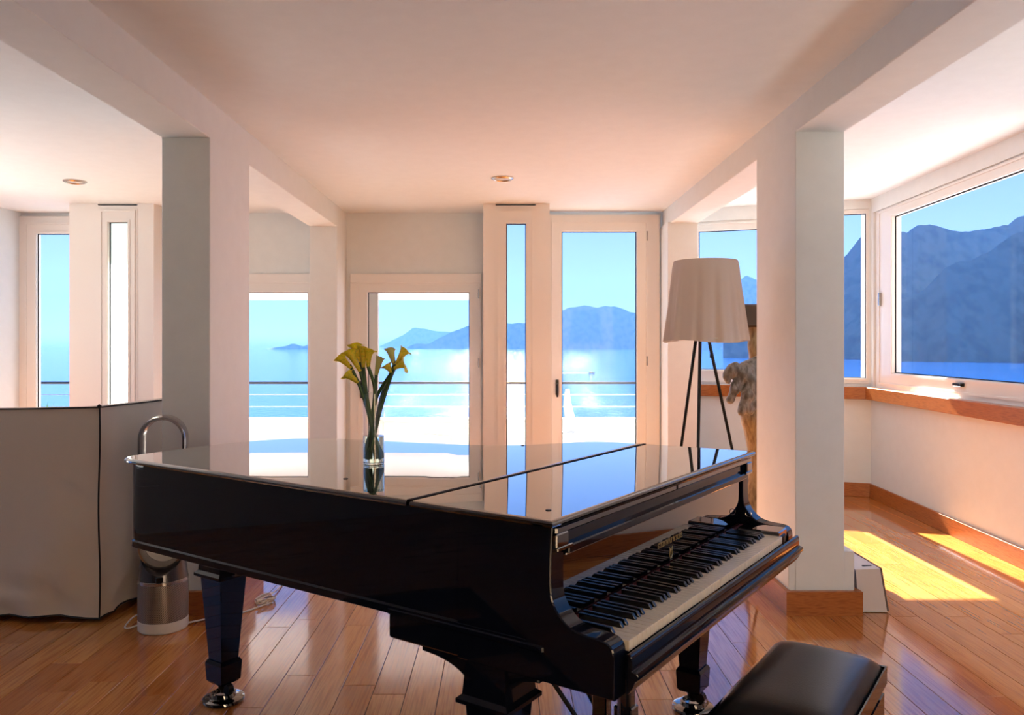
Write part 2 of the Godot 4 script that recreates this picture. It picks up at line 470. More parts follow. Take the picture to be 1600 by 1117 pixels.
func build_shell() -> void:
	# wall to the balcony, z = -7.88 .. -8.13
	var w := MB.new()
	w.slab(-4.95, 1.80, -0.06, CEIL + 0.06, -8.13, -7.88, [[-4.72, -3.20, -1.0, CEIL - 0.03], [-3.02, -1.82, -1.0, 2.096], [-1.505, -0.231, -1.0, 2.096], [-0.198, 1.49, -1.0, CEIL - 0.03]])
	struct("wall_back", "cream wall with tall door openings on the sea side", w, M.wall_paint)
	# projecting niches with a slot window
	w = MB.new()
	niche(w, -0.198, 0.407, [-0.085, 0.28, 0.10, CEIL - 0.05])
	struct("wall_niche", "projecting white wall pier holding the narrow slot window", w, M.frame_white)
	w = MB.new()
	niche(w, -3.97, -3.20, [-3.71, -3.35, 0.10, CEIL - 0.05])
	struct("wall_niche", "projecting white wall pier with the frosted slot window", w, M.frame_white)
	# left wall, rear wall
	w = MB.new()
	w.xf = Transform3D(Basis(Vector3(0, 0, 1), Vector3.UP, Vector3(-1, 0, 0)), Vector3(-4.72, 0, -7.88))
	w.slab(0.0, 11.38, -0.06, CEIL + 0.06, 0.0, 0.23, [[1.3, 4.9, 0.35, 2.45]])
	struct("wall_left", "white side wall beside the left window", w, M.wall_paint)
	w = MB.new()
	w.slab(-4.95, 3.3, -0.06, BAYCEIL + 0.06, 3.5, 3.75, [[1.2, 2.9, 0.0, 2.3]])  # the opening is added to let fill light in from behind
	struct("wall_rear", "plain wall behind the viewer with an opening added to let in fill light", w, M.wall_paint)
	w = MB.new()
	w.bbox(Vector3(-2.05, CEIL / 2.0, 1.6), Vector3(5.3, CEIL - 0.01, 0.5), 0.01)  # added out of view: blocks rear fill, keeps the piano side dark
	struct("wall_light_blocker", "dark unseen blocker added behind the viewer to cut fill and darken reflections", w, M.dark_wood)
	# bay: back wall and right wall
	w = MB.new()
	w.xf = bay_back()
	w.slab(-0.05, 1.697, -0.06, BAYCEIL + 0.06, -0.24, 0.0, [[0.03, 1.16, 1.016, 2.62], [1.29, 1.68, 1.04, 2.665]])
	struct("wall_bay", "white bay wall with casement and fixed pane over a wooden sill", w, M.wall_paint)
	w = MB.new()
	w.xf = bay_right()
	w.slab(-0.24, 11.2, -0.06, BAYCEIL + 0.06, -0.24, 0.0, [[0.05, 3.05, 1.016, 2.62], [3.25, 6.35, 1.016, 2.62]])
	struct("wall_right", "white bay side wall below and above the wide windows", w, M.wall_paint)
	# ceilings
	w = MB.new()
	w.slab(-4.95, 1.70, -3.75, 8.13, CEIL, CEIL + 0.30)
	w = swap_yz(w)
	struct("ceiling", "pale ceiling over the main room", w, M.ceiling_paint)
	w = MB.new()
	w.slab(1.60, 3.75, -3.75, 8.35, BAYCEIL, BAYCEIL + 0.24)
	w = swap_yz(w)
	struct("ceiling_bay", "pale ceiling over the bay", w, M.ceiling_paint)
	# beams
	w = MB.new()
	w.bbox(Vector3(-1.6735, (2.496 + CEIL + 0.05) / 2.0, -2.2), Vector3(0.253, CEIL + 0.05 - 2.496, 11.4), 0.004)
	struct("ceiling_beam", "long white beam resting on the columns left of the piano", w, M.wall_paint)
	w = MB.new()
	w.bbox(Vector3(1.6515, (2.527 + BAYCEIL + 0.05) / 2.0, -2.2), Vector3(0.257, BAYCEIL + 0.05 - 2.527, 11.4), 0.004)
	struct("ceiling_beam", "long white beam resting on the columns beside the bay", w, M.wall_paint)
	# columns
	for c in [["grey-shaded column beside the covered sofa", -1.80, -1.547, 2.496, 1], ["white column between piano keyboard and bay", 1.523, 1.78, 2.527, 1], ["slim white column at the wall behind the vase", -1.80, -1.547, 2.496, 0], ["slim white column at the wall behind the floor lamp", 1.50, 1.78, 2.527, 0]]:
		var x0: float = c[1]; var x1: float = c[2]
		var near := 4.235 if c[4] else 7.44
		var far := 4.89 if c[4] else (7.88 if x0 < 0.0 else 8.05)
		var o := thing("column", c[0], "column", Vector3((x0 + x1) / 2.0, 0, -(near + far) / 2.0), 0.0, "", "structure")
		var m := MB.new()
		var top: float = c[3] + 0.01
		m.bbox(Vector3(0, top / 2.0, 0), Vector3(x1 - x0, top, far - near), 0.004)
		part("shaft", m, M.wall_paint, o)
		if c[4]:
			m = MB.new()
			m.bbox(Vector3(0.01 if x0 > 0.0 else -0.01, 0.1635, -0.01), Vector3(x1 - x0 + 0.09, 0.327, far - near - 0.01 + 0.02), 0.004)
			part("plinth", m, M.wall_paint, o)
			m = MB.new()
			m.slab(-(x1 - x0) / 2.0 - 0.06, (x1 - x0) / 2.0 + 0.08, -(far - near) / 2.0 - 0.04, (far - near) / 2.0 + 0.02, 0.0, 0.125, [[-(x1 - x0) / 2.0 - 0.03, (x1 - x0) / 2.0 + 0.05, -(far - near) / 2.0 - 0.01, (far - near) / 2.0 - 0.012]])
			part("baseboard", swap_yz(m), M.wood_trim, o)

func niche(w: MB, x0: float, x1: float, hole: Array) -> void:
	# a real gap is left between the pier and the ceiling above the window, closed at its back
	w.slab(x0, x1, 0.0, CEIL + 0.01, -7.50, -7.36, [hole, [hole[0], hole[1], CEIL - 0.016, CEIL + 1.0]])
	w.slab(hole[0] - 0.02, hole[1] + 0.02, CEIL - 0.03, CEIL + 0.01, -7.52, -7.50)
	for x in [x0, x1 - 0.03]: w.slab(x, x + 0.03, 0.0, CEIL - 0.004, -8.13, -7.50)

func swap_yz(m: MB) -> MB:
	# plan drawn in (x, depth, height) to (x, height, -depth)
	var o := MB.new()
	for i in range(0, m.t.size(), 3):
		for k in [0, 2, 1]:
			var p := m.t[i + k]
			o.t.append(Vector3(p.x, p.z, -p.y))
	# (x, y, z) -> (x, z, -y) is a rotation: keep the winding
	o.t.clear()
	for p in m.t: o.t.append(Vector3(p.x, p.z, -p.y))
	return o

func bay_back() -> Transform3D:
	# local x runs along the bay's back wall to the corner, local z into the room
	var d := Vector3(1.60, 0, 0.564).normalized()
	return Transform3D(Basis(d, Vector3.UP, d.cross(Vector3.UP)), Vector3(1.78, 0, -8.02))

func bay_right() -> Transform3D:
	# local x runs from the corner towards the viewer, local z into the room
	var d := Vector3(-0.0483, 0, 1.0).normalized()
	return Transform3D(Basis(d, Vector3.UP, d.cross(Vector3.UP)), Vector3(3.38, 0, -7.456))

func frame_set(o: Node3D, xf: Transform3D, outer: Array, sash: Array, glass: Array, z: float, glass_mat: Material) -> void:
	# outer frame, sash and pane; rectangles [x0, x1, y0, y1]; z is the room side of the frame
	o.transform = xf * Transform3D(Basis.IDENTITY, Vector3(outer[0], outer[2], z))
	var s := func(r: Array): return [r[0] - outer[0], r[1] - outer[0], r[2] - outer[2], r[3] - outer[2]]
	var a: Array = s.call(outer); var b: Array = s.call(sash); var c: Array = s.call(glass)
	var m := MB.new()
	m.slab(a[0], a[1], a[2], a[3], -0.10, 0.0, [b])
	part("frame", m, M.frame_white, o)
	m = MB.new()
	m.slab(b[0] - 0.012, b[1] + 0.012, b[2] - 0.012, b[3] + 0.012, 0.0, 0.012, [[b[0] + 0.004, b[1] - 0.004, b[2] + 0.004, b[3] - 0.004]])
	part("bead", m, M.frame_white, o)
	m = MB.new()
	m.slab(b[0] + 0.004, b[1] - 0.004, b[2] + 0.004, b[3] - 0.004, -0.075, 0.004, [c])
	part("sash", m, M.frame_white, o)
	m = MB.new()
	m.slab(c[0] - 0.022, c[1] + 0.022, c[2] - 0.022, c[3] + 0.022, 0.004, 0.011, [[c[0] - 0.006, c[1] + 0.006, c[2] - 0.006, c[3] + 0.006]])
	part("glazing_bead", m, M.frame_white, o)
	m = MB.new()
	m.slab(c[0], c[1], c[2], c[3], -0.03, -0.022, [[c[0] + 0.008, c[1] - 0.008, c[2] + 0.008, c[3] - 0.008]])
	part("gasket", m, M.gap_dark, o)
	m = MB.new()
	m.quad(Vector3(c[0] - 0.01, c[2] - 0.01, -0.04), Vector3(c[1] + 0.01, c[2] - 0.01, -0.04), Vector3(c[1] + 0.01, c[3] + 0.01, -0.04), Vector3(c[0] - 0.01, c[3] + 0.01, -0.04), Vector3.BACK)
	part("pane", m, glass_mat, o)

func add_hinge(o: Node3D, x: float, y: float) -> void:
	var m := MB.new()
	m.lathe([Vector2(0, -0.045), Vector2(0.007, -0.045), Vector2(0.007, 0.045), Vector2(0, 0.045)], 8, Vector3(x, y, 0.012))
	part("hinge", m, M.steel, o)

func add_handle(o: Node3D, x: float, y: float, material: Material) -> void:
	var m := MB.new()
	m.bbox(Vector3(x, y, 0.012), Vector3(0.03, 0.15, 0.012), 0.003)
	m.tube([Vector3(x, y + 0.03, 0.015), Vector3(x, y + 0.03, 0.05), Vector3(x, y - 0.02, 0.055), Vector3(x, y - 0.09, 0.05)], 0.009, 8)
	part("handle", m, material, o)

func build_openings() -> void:
	var I := Transform3D.IDENTITY
	# door behind the vase
	var o := thing("door_1", "low white glazed balcony door behind the calla lilies", "door", Vector3.ZERO, 0, "", "structure")
	frame_set(o, I, [-1.505, -0.231, 0.0, 2.096], [-1.425, -0.252, 0.02, 1.996], [-1.336, -0.345, 0.14, 1.916], -7.86, M.pane_glass)
	for y in [0.35, 1.23, 1.90]: add_hinge(o, 1.25, y)
	add_handle(o, 0.115, 0.98, M.dark_steel)
	o = thing("door_2", "white glazed balcony door between the two columns left of the vase", "door", Vector3.ZERO, 0, "", "structure")
	frame_set(o, I, [-3.02, -1.815, 0.0, 2.096], [-2.98, -1.84, 0.02, 1.996], [-2.89, -1.917, 0.14, 1.916], -7.86, M.pane_glass)
	for d in [["trim_1", -1.505, -0.231, "moulded white head trim over the low balcony door"], ["trim_2", -3.02, -1.815, "moulded white head trim over the door between columns"]]:
		var m := MB.new()
		m.bbox(Vector3((d[1] + d[2]) / 2.0, 2.05, -7.865), Vector3(d[2] - d[1], 0.09, 0.05), 0.004)
		struct(d[0], d[3], m, M.frame_white)
	# tall door
	o = thing("door_3", "tall white glazed balcony door with a black handle", "door", Vector3.ZERO, 0, "", "structure")
	frame_set(o, I, [0.409, 1.488, 0.0, 2.655], [0.462, 1.359, 0.02, 2.582], [0.546, 1.268, 0.14, 2.495], -7.77, M.pane_glass)
	for y in [0.4, 1.25, 2.45]: add_hinge(o, 0.956, y)
	add_handle(o, 0.092, 0.995, M.lamp_black)
	# left window
	o = thing("door_4", "tall white glazed door in the far left corner", "door", Vector3.ZERO, 0, "", "structure")
	frame_set(o, I, [-4.72, -3.975, 0.0, 2.655], [-4.65, -3.99, 0.02, 2.58], [-4.553, -4.0, 0.14, 2.485], -7.85, M.pane_glass)
	o = thing("window_6", "wide unseen window added in the left side wall for fill light", "window", Vector3.ZERO, 0, "", "structure")  # added out of view to brighten the left room
	frame_set(o, Transform3D(Basis(Vector3(0, 0, -1), Vector3.UP, Vector3(1, 0, 0)), Vector3(-4.72, 0, -7.88)), [-4.9, -1.3, 0.35, 2.45], [-4.84, -1.36, 0.40, 2.40], [-4.76, -1.44, 0.48, 2.33], -0.03, M.pane_glass)
	# slot windows
	o = thing("window_1", "narrow vertical slot window beside the tall balcony door", "window", Vector3.ZERO, 0, "", "structure")
	frame_set(o, I, [-0.0875, 0.283, 0.10, CEIL - 0.045], [-0.055, 0.25, 0.14, 2.62], [0.0117, 0.1925, 0.25, 2.511], -7.355, M.pane_glass)
	o = thing("window_2", "narrow slot window with milky frosted glass", "window", Vector3.ZERO, 0, "", "structure")
	frame_set(o, I, [-3.713, -3.347, 0.10, CEIL - 0.045], [-3.675, -3.38, 0.14, 2.62], [-3.61, -3.435, 0.25, 2.523], -7.355, M.frosted)
	# bay windows
	o = thing("window_3", "white casement window in the bay behind the floor lamp", "window", Vector3.ZERO, 0, "", "structure")
	frame_set(o, bay_back(), [0.03, 1.16, 1.016, 2.62], [0.07, 1.12, 1.05, 2.59], [0.137, 0.997, 1.159, 2.526], -0.02, M.pane_glass)
	o = thing("window_4", "slim fixed window pane in the corner of the bay", "window", Vector3.ZERO, 0, "", "structure")
	frame_set(o, bay_back(), [1.29, 1.68, 1.04, 2.665], [1.32, 1.672, 1.06, 2.65], [1.347, 1.655, 1.095, 2.625], -0.02, M.pane_glass)
	var n := 5
	var lab := ["wide white bay window looking on the mountain, with bottom latch", "second wide bay window along the side wall"]
	for a in [[0.05, 3.05], [3.25, 6.35]]:
		o = thing("window_%d" % n, lab[n - 5], "window", Vector3.ZERO, 0, "", "structure")
		frame_set(o, bay_right(), [a[0], a[1], 1.016, 2.62], [a[0] + 0.10, a[1] - 0.06, 1.06, 2.595], [a[0] + 0.36, a[1] - 0.16, 1.159, 2.526], -0.02, M.pane_glass)
		if n == 5:
			var m := MB.new()
			m.bbox(Vector3(1.52, 0.10, 0.02), Vector3(0.12, 0.025, 0.03), 0.004)
			part("latch", m, M.dark_steel, o)
			m = MB.new()
			m.bbox(Vector3(0.13, 0.80, 0.015), Vector3(0.025, 0.12, 0.025), 0.004)
			part("latch", m, M.steel, o)
		n += 1

func build_floor() -> void:
	var o := thing("floor", "glossy orange-brown plank floor running towards the sea", "floor", Vector3.ZERO, 0, "", "structure")
	var m := MB.new()
	m.slab(-4.95, 3.75, -3.75, 8.3, -0.12, -0.012)
	part("subfloor", swap_yz(m), M.gap_dark, o)
	var rng := RandomNumberGenerator.new()
	rng.seed = 7
	var wd := 0.134
	var x := -2.68
	var lens := [1.0, 1.25, 1.5, 1.8]
	var meshes := []
	for l in lens:
		m = MB.new()
		m.bbox(Vector3(0, -0.0085, 0), Vector3(wd - 0.0022, 0.017, l - 0.002), 0.0012)
		meshes.append(m.mesh(20.0))
	var count := 0
	while x < 3.42:
		var z := 2.45 - rng.randf() * 1.2
		while z < 7.5:
			var k := rng.randi() % 4
			var p := MeshInstance3D.new()
			p.name = "plank"
			p.mesh = meshes[k]
			p.material_override = M["board_%d" % (rng.randi() % 8)]
			p.position = Vector3(x + wd / 2.0, 0, -(z + lens[k] / 2.0))
			o.add_child(p, true)
			count += 1
			z += lens[k]
		x += wd
	# boards that no lens can see: outside the strip in front of the viewer
	m = MB.new()
	for bx in [[-4.95, -2.68], [-2.68, 3.45]]:
		var xx: float = bx[0]
		while xx < bx[1] - 0.05:
			var z0 := -8.1 if bx[0] < -4.0 else -1.0
			if bx[0] < -4.0: m.box(Vector3(xx + wd / 2.0, -0.0085, -2.3), Vector3(wd - 0.0022, 0.017, 11.9))
			else: m.box(Vector3(xx + wd / 2.0, -0.0085, 1.2), Vector3(wd - 0.0022, 0.017, 4.8))
			xx += wd
	var s := part("plank_field", m, M.board_4, o)
	s.set_meta("kind", "stuff")

func build_trims() -> void:
	# wooden sills and baseboards of the bay
	var m := MB.new(); m.xf = bay_back()
	m.bbox(Vector3(0.85, 0.96, 0.025), Vector3(1.70, 0.111, 0.09), 0.004)
	struct("trim_5", "orange wooden sill board under the bay casement", m, M.wood_trim)
	m = MB.new(); m.xf = bay_right()
	m.bbox(Vector3(5.2, 0.96, 0.025), Vector3(10.4, 0.111, 0.09), 0.004)
	struct("trim_6", "long orange wooden sill board under the wide bay window", m, M.wood_trim)
	m = MB.new(); m.xf = bay_back()
	m.bbox(Vector3(0.85, 0.0635, 0.01), Vector3(1.68, 0.127, 0.02), 0.003)
	struct("baseboard_bay", "wooden baseboard along the bay's back wall", m, M.wood_trim)
	m = MB.new(); m.xf = bay_right()
	m.bbox(Vector3(5.4, 0.0635, 0.01), Vector3(10.8, 0.127, 0.02), 0.003)
	struct("baseboard_right", "long wooden baseboard along the bay's side wall", m, M.wood_trim)

# ------------------------------------------------------------------ outdoors
func build_balcony() -> void:
	var m := MB.new()
	m.slab(-9.0, 2.5, 8.13, 10.3, -0.22, -0.04)
	struct("floor_balcony", "sunlit pale balcony floor beyond the doors", swap_yz(m), M.terrace_tile)
	m = MB.new()
	m.bbox(Vector3(-3.25, 0.20, -10.15), Vector3(11.5, 0.50, 0.16), 0.006)
	struct("wall_parapet", "low white balcony parapet under the railing", m, M.render_white)
	m = MB.new()
	m.bbox(Vector3(-3.25, 0.465, -10.13), Vector3(11.5, 0.035, 0.24), 0.006)
	struct("trim_7", "white coping along the balcony parapet", m, M.render_white)
	# unseen slabs and a wall, added outside to bounce sunlight indoors as fill
	m = MB.new()
	m.slab(3.8, 6.0, -2.0, 12.0, -0.25, -0.05)  # added bounce surface, sized to set the bay ceiling's brightness
	m.slab(2.5, 3.8, 8.5, 12.0, -0.25, -0.05)
	struct("floor_bounce_bay", "pale unseen slab added outside the bay to bounce sun indoors", swap_yz(m), M.terrace_tile)
	m = MB.new()
	m.slab(-9.0, -4.95, -3.75, 8.13, -0.25, -0.05)  # added bounce surface below the left fill window
	struct("floor_bounce_left", "pale unseen slab added outside the left side wall to bounce sun indoors", swap_yz(m), M.terrace_tile)
	m = MB.new()
	m.slab(-9.0, 9.0, -10.0, -3.75, -0.25, -0.03)  # added bounce surface outside the rear opening
	struct("floor_bounce_rear", "pale unseen slab added behind the house to bounce sun indoors", swap_yz(m), M.terrace_tile)
	m = MB.new()
	m.slab(-9.0, 9.0, -0.1, 6.0, 9.2, 9.5)  # added reflector, throws warm sunlight through the rear opening
	struct("wall_bounce_rear", "ochre unseen wall added behind the house as a warm fill reflector", m, M.fill_ochre)
	# outer lintel and jamb of the balcony doors
	m = MB.new()
	m.slab(-3.02, -0.231, -0.04, 2.4, -8.19, -8.135, [[-2.86, -1.86, -1.0, 1.945], [-1.28, -0.30, -1.0, 1.945]])
	struct("wall_outer", "white outer door surround seen through the balcony doors", m, M.render_white)
	m = MB.new()
	m.bbox(Vector3(-1.66, 2.03, -9.09), Vector3(3.0, 0.15, 1.9), 0.01)
	struct("ceiling_porch", "white porch slab over the low balcony doors", m, M.render_white)
	var o := thing("railing", "balcony railing of one dark handrail and two thin wires", "railing", Vector3(-3.25, 0.48, -10.05))
	m = MB.new()
	m.tube([Vector3(-5.7, 0.448, 0), Vector3(5.7, 0.448, 0)], 0.016, 10)
	part("handrail", m, M.dark_steel, o)
	for y in [0.301, 0.15]:
		m = MB.new()
		m.tube([Vector3(-5.7, y, 0), Vector3(5.7, y, 0)], 0.006, 6)
		part("wire", m, M.wire, o)
	for x in [-1.15, 1.10, 2.98, 5.2]:
		m = MB.new()
		m.tube([Vector3(x, 0, 0), Vector3(x, 0.44, 0)], 0.014, 8)
		part("post", m, M.wire, o)
	# two white balcony chairs with a curved blade back
	for c in [["white balcony chair with thin curved back, seen through the low door", -0.62, 0.9], ["white balcony chair with broad blade back, seen through the tall door", 0.93, -2.6]]:
		o = thing("balcony_chair", c[0], "chair", Vector3(c[1], -0.04, -9.3), c[2], "chairs out on the balcony")
		m = MB.new()
		var rows := []
		for i in 11:
			var s := i / 10.0
			var w := lerpf(0.07, 0.022, s * s)
			rows.append([Vector3(-w, 0.42 + 0.50 * s, 0.22 + 0.05 * s + 0.10 * sin(s * 2.2)), Vector3(w, 0.42 + 0.50 * s, 0.22 + 0.05 * s + 0.10 * sin(s * 2.2))])
		for i in 10:
			for dz in [0.0, 0.018]:
				var off := Vector3(0, 0, dz)
				m.quad(rows[i][0] + off, rows[i][1] + off, rows[i + 1][1] + off, rows[i + 1][0] + off, Vector3(0, 0, -1 if dz == 0.0 else 1))
			m.quad(rows[i][0], rows[i][0] + Vector3(0, 0, 0.018), rows[i + 1][0] + Vector3(0, 0, 0.018), rows[i + 1][0], Vector3.LEFT)
			m.quad(rows[i][1], rows[i][1] + Vector3(0, 0, 0.018), rows[i + 1][1] + Vector3(0, 0, 0.018), rows[i + 1][1], Vector3.RIGHT)
		part("backrest", m, M.chair_white, o)
		m = MB.new()
		m.bbox(Vector3(0, 0.42, 0.0), Vector3(0.46, 0.035, 0.46), 0.01)
		part("seat", m, M.chair_white, o)
		for sx in [-0.19, 0.19]:
			for sz in [-0.19, 0.19]:
				m = MB.new()
				m.tube([Vector3(sx, 0.41, sz), Vector3(sx * 1.15, 0.0, sz * 1.15)], [0.018, 0.012], 8)
				part("leg", m, M.chair_white, o)
	# little potted plant by the parapet, seen through the far left door
	o = thing("potted_plant", "small green potted plant by the parapet, seen through the corner door", "plant", Vector3(-5.62, -0.04, -9.85))
	m = MB.new()
	m.lathe([Vector2(0, 0), Vector2(0.10, 0), Vector2(0.14, 0.26), Vector2(0.155, 0.27), Vector2(0.155, 0.30), Vector2(0.13, 0.30), Vector2(0.12, 0.26), Vector2(0, 0.26)], 20)
	part("pot", m, M.terracotta, o)
	var rng := RandomNumberGenerator.new(); rng.seed = 3
	for i in 16:
		var f := rng.randf() * TAU; var r := 0.04 + rng.randf() * 0.10; var h := 0.45 + rng.randf() * 0.32
		var d := Vector3(cos(f), 0, sin(f))
		var side := Vector3(-d.z, 0, d.x) * 0.022
		var p0 := Vector3(0, 0.25, 0); var p1 := d * r * 0.6 + Vector3(0, h * 0.75, 0); var p2 := d * r * 1.5 + Vector3(0, h, 0)
		m = MB.new()
		m.quad(p0 - side * 0.2, p0 + side * 0.2, p1 + side, p1 - side, d)
		m.tri(p1 - side, p1 + side, p2, d)
		part("leaf", m, M.leaf, o)

func ridge(called: String, label: String, top: Array, shore: float, back: float, sd: int, seg := 6) -> void:
	# top: crest points in metres; the flank falls from the crest to the shore line at distance «shore», rough with gullies
	var crest := smooth_path(top, seg)
	var nz := FastNoiseLite.new(); nz.seed = sd; nz.frequency = 0.0016; nz.fractal_octaves = 5
	var gully := FastNoiseLite.new(); gully.seed = sd + 1; gully.frequency = 0.003; gully.fractal_octaves = 4; gully.fractal_type = FastNoiseLite.FRACTAL_RIDGED
	var m := MB.new()
	var rows := []
	var nt := 22
	for i in crest.size():
		var c: Vector3 = crest[i]
		c.y += nz.get_noise_2d(c.x * 4.0, 7.0) * 0.05 * (c.y - ALT)
		var row := []
		for k in nt:
			var s := float(k) / (nt - 3)
			var p: Vector3
			if s <= 1.0:
				var d := lerpf(minf(-c.z - 30.0, maxf(shore, -c.z - (c.y - ALT) * 0.66)), -c.z, s)
				var x := c.x * d / -c.z
				var h := (c.y - ALT) * pow(s, 0.85)
				h -= (c.y - ALT) * 0.03 * sin(PI * s) * (0.6 + gully.get_noise_2d(x, d * 0.35))
				p = Vector3(x, ALT + maxf(h, -2.0), -d)
			else:
				var far := -c.z + back * (s - 1.0) * 8.0
				p = Vector3(c.x * far / -c.z, lerpf(c.y, ALT, (s - 1.0) * 8.0), -far)
			row.append(p)
		rows.append(row)
	for i in rows.size() - 1:
		for k in nt - 1:
			m.quad(rows[i][k], rows[i + 1][k], rows[i + 1][k + 1], rows[i][k + 1], Vector3(0, 1, 0.3 if k < nt - 3 else -0.3))
	var o := part(called, m, M.hill_scrub, null, 38.0)
	tag(o, label, "mountain", "headlands across the bay")

func crest_of(dist: float, pts: Array) -> Array:
	# bearings (tangents right and up of the view axis) to points at that distance
	var out := []
	for p in pts: out.append(Vector3(p[0] * dist, 1.4 + p[1] * dist, -dist))
	return out

func build_far() -> void:
	var m := MB.new()
	m.quad(Vector3(-25000, ALT, -60), Vector3(25000, ALT, -60), Vector3(25000, ALT, -20000), Vector3(-25000, ALT, -20000), Vector3.UP)
	var o := part("sea", m, M.sea_water)
	tag(o, "blue glittering sea reaching to the horizon", "sea", "", "stuff")
	ridge("mountain", "farthest pale headland low on the horizon behind the lilies", crest_of(15500.0, [[-0.155, -0.003], [-0.14, 0.004], [-0.125, 0.0115], [-0.113, 0.0195], [-0.103, 0.019], [-0.085, 0.0155], [-0.06, 0.014], [-0.03, 0.012], [0.0, 0.010]]), 15200.0, 1500.0, 51)
	ridge("mountain", "long blue headland seen through the low and tall balcony doors", crest_of(9500.0, [[-0.125, -0.006], [-0.11, 0.0], [-0.095, 0.0], [-0.08, 0.008], [-0.06, 0.0165], [-0.04, 0.0235], [-0.02, 0.025], [0.0, 0.0255], [0.026, 0.0255], [0.05, 0.030], [0.07, 0.041], [0.095, 0.0475], [0.115, 0.0455], [0.135, 0.046], [0.165, 0.038], [0.2, 0.034], [0.24, 0.05], [0.28, 0.072], [0.30, 0.083], [0.32, 0.078], [0.36, 0.09]]), 9050.0, 2500.0, 52)
	ridge("mountain", "low rocky islet seen through the door between columns", crest_of(9000.0, [[-0.295, -0.007], [-0.285, -0.0045], [-0.272, -0.003], [-0.262, 0.0], [-0.25, -0.003], [-0.24, -0.0005], [-0.225, -0.003], [-0.215, -0.007]]), 8800.0, 500.0, 53)
	ridge("mountain", "tall blue mountain ridge behind the bay window", crest_of(3600.0, [[0.27, 0.02], [0.33, 0.05], [0.38, 0.085], [0.42, 0.108], [0.445, 0.135], [0.474, 0.141], [0.50, 0.139], [0.52, 0.1475], [0.545, 0.1425], [0.57, 0.139], [0.59, 0.138], [0.61, 0.146], [0.64, 0.158], [0.70, 0.185], [0.80, 0.21], [0.95, 0.24], [1.2, 0.25]]), 2950.0, 2500.0, 54, 8)
	ridge("mountain", "nearer dark mountain spur falling to the sea by the bay window", crest_of(2950.0, [[0.445, -0.03], [0.465, 0.03], [0.485, 0.052], [0.51, 0.062], [0.53, 0.078], [0.55, 0.095], [0.575, 0.102], [0.60, 0.118], [0.64, 0.143], [0.70, 0.165], [0.80, 0.19], [0.95, 0.21], [1.2, 0.22]]), 2600.0, 500.0, 55, 8)
	# summer haze lying over the bay
	var fog := FogVolume.new()
	fog.name = "sea_haze"
	fog.shape = RenderingServer.FOG_VOLUME_SHAPE_BOX
	fog.size = Vector3(44000, 1000, 14500)
	fog.position = Vector3(0, ALT + 502.0, -8650)
	var fm := FogMaterial.new()
	fm.density = 0.000065
	fm.albedo = Color(0.40, 0.61, 0.97)
	fog.material = fm
	add_child(fog)
	tag(fog, "thin blue summer haze over the bay", "haze", "", "stuff")
	# motor boat with its wake
	var b := thing("motor_boat", "tiny dark motor boat crossing the bay behind the tall door", "boat", Vector3(181, ALT, -1690), 0.1)
	m = MB.new()
	var hull := PackedVector2Array([Vector2(-6, -1.8), Vector2(3, -1.8), Vector2(8, 0), Vector2(3, 1.8), Vector2(-6, 1.8)])
	m.extrude(hull, [[0.8, -0.3], [0.0, 1.6]], Basis(Vector3.RIGHT, Vector3.BACK, Vector3.UP))
	part("hull", m, M.dark_steel, b)
	m = MB.new()
	m.bbox(Vector3(-1, 2.4, 0), Vector3(4, 1.7, 2.2), 0.3)
	part("cabin", m, M.chair_white, b)
	m = MB.new()
	for i in 12:
		var x0 := 173.0 - i * 5.0; var x1 := x0 - 5.0
		var w0 := 2.0 + i * 0.5; var w1 := 2.5 + i * 0.5
		var zz := func(x: float): return -1690.0 + (181.0 - x) * 0.12
		m.quad(Vector3(x0, ALT + 0.3, zz.call(x0) - w0), Vector3(x0, ALT + 0.3, zz.call(x0) + w0), Vector3(x1, ALT + 0.3, zz.call(x1) + w1), Vector3(x1, ALT + 0.3, zz.call(x1) - w1), Vector3.UP)
	o = part("wake", m, M.foam)
	tag(o, "white foam wake trailing behind the motor boat", "wake", "", "stuff")

# ------------------------------------------------------------------ piano
func lid_outline() -> Array:
	# (u right along the keyboard, v back along the spine), spine first
	var back := [Vector2(0, 1.70), Vector2(0.004, 1.785), Vector2(0.032, 1.835), Vector2(0.09, 1.855), Vector2(0.19, 1.864), Vector2(0.30, 1.873), Vector2(0.41, 1.877), Vector2(0.56, 1.866), Vector2(0.69, 1.825), Vector2(0.79, 1.755), Vector2(0.865, 1.64), Vector2(0.905, 1.49), Vector2(0.957, 1.26), Vector2(1.025, 1.02), Vector2(1.13, 0.85), Vector2(1.27, 0.755), Vector2(1.385, 0.68), Vector2(1.44, 0.58), Vector2(1.455, 0.45)]
	return smooth_path(back, 4)

func poly_of(head: Array, pts: Array, tail: Array) -> PackedVector2Array:
	var o := PackedVector2Array()
	for a in [head, pts, tail]:
		for p in a: o.append(p)
	return o

const PLAN := Basis(Vector3(1, 0, 0), Vector3(0, 0, -1), Vector3(0, 1, 0))   # (u, v) to the floor plan, height up
const SIDE := Basis(Vector3(0, 0, -1), Vector3(0, 1, 0), Vector3(1, 0, 0))   # (v, y) profile pushed along u

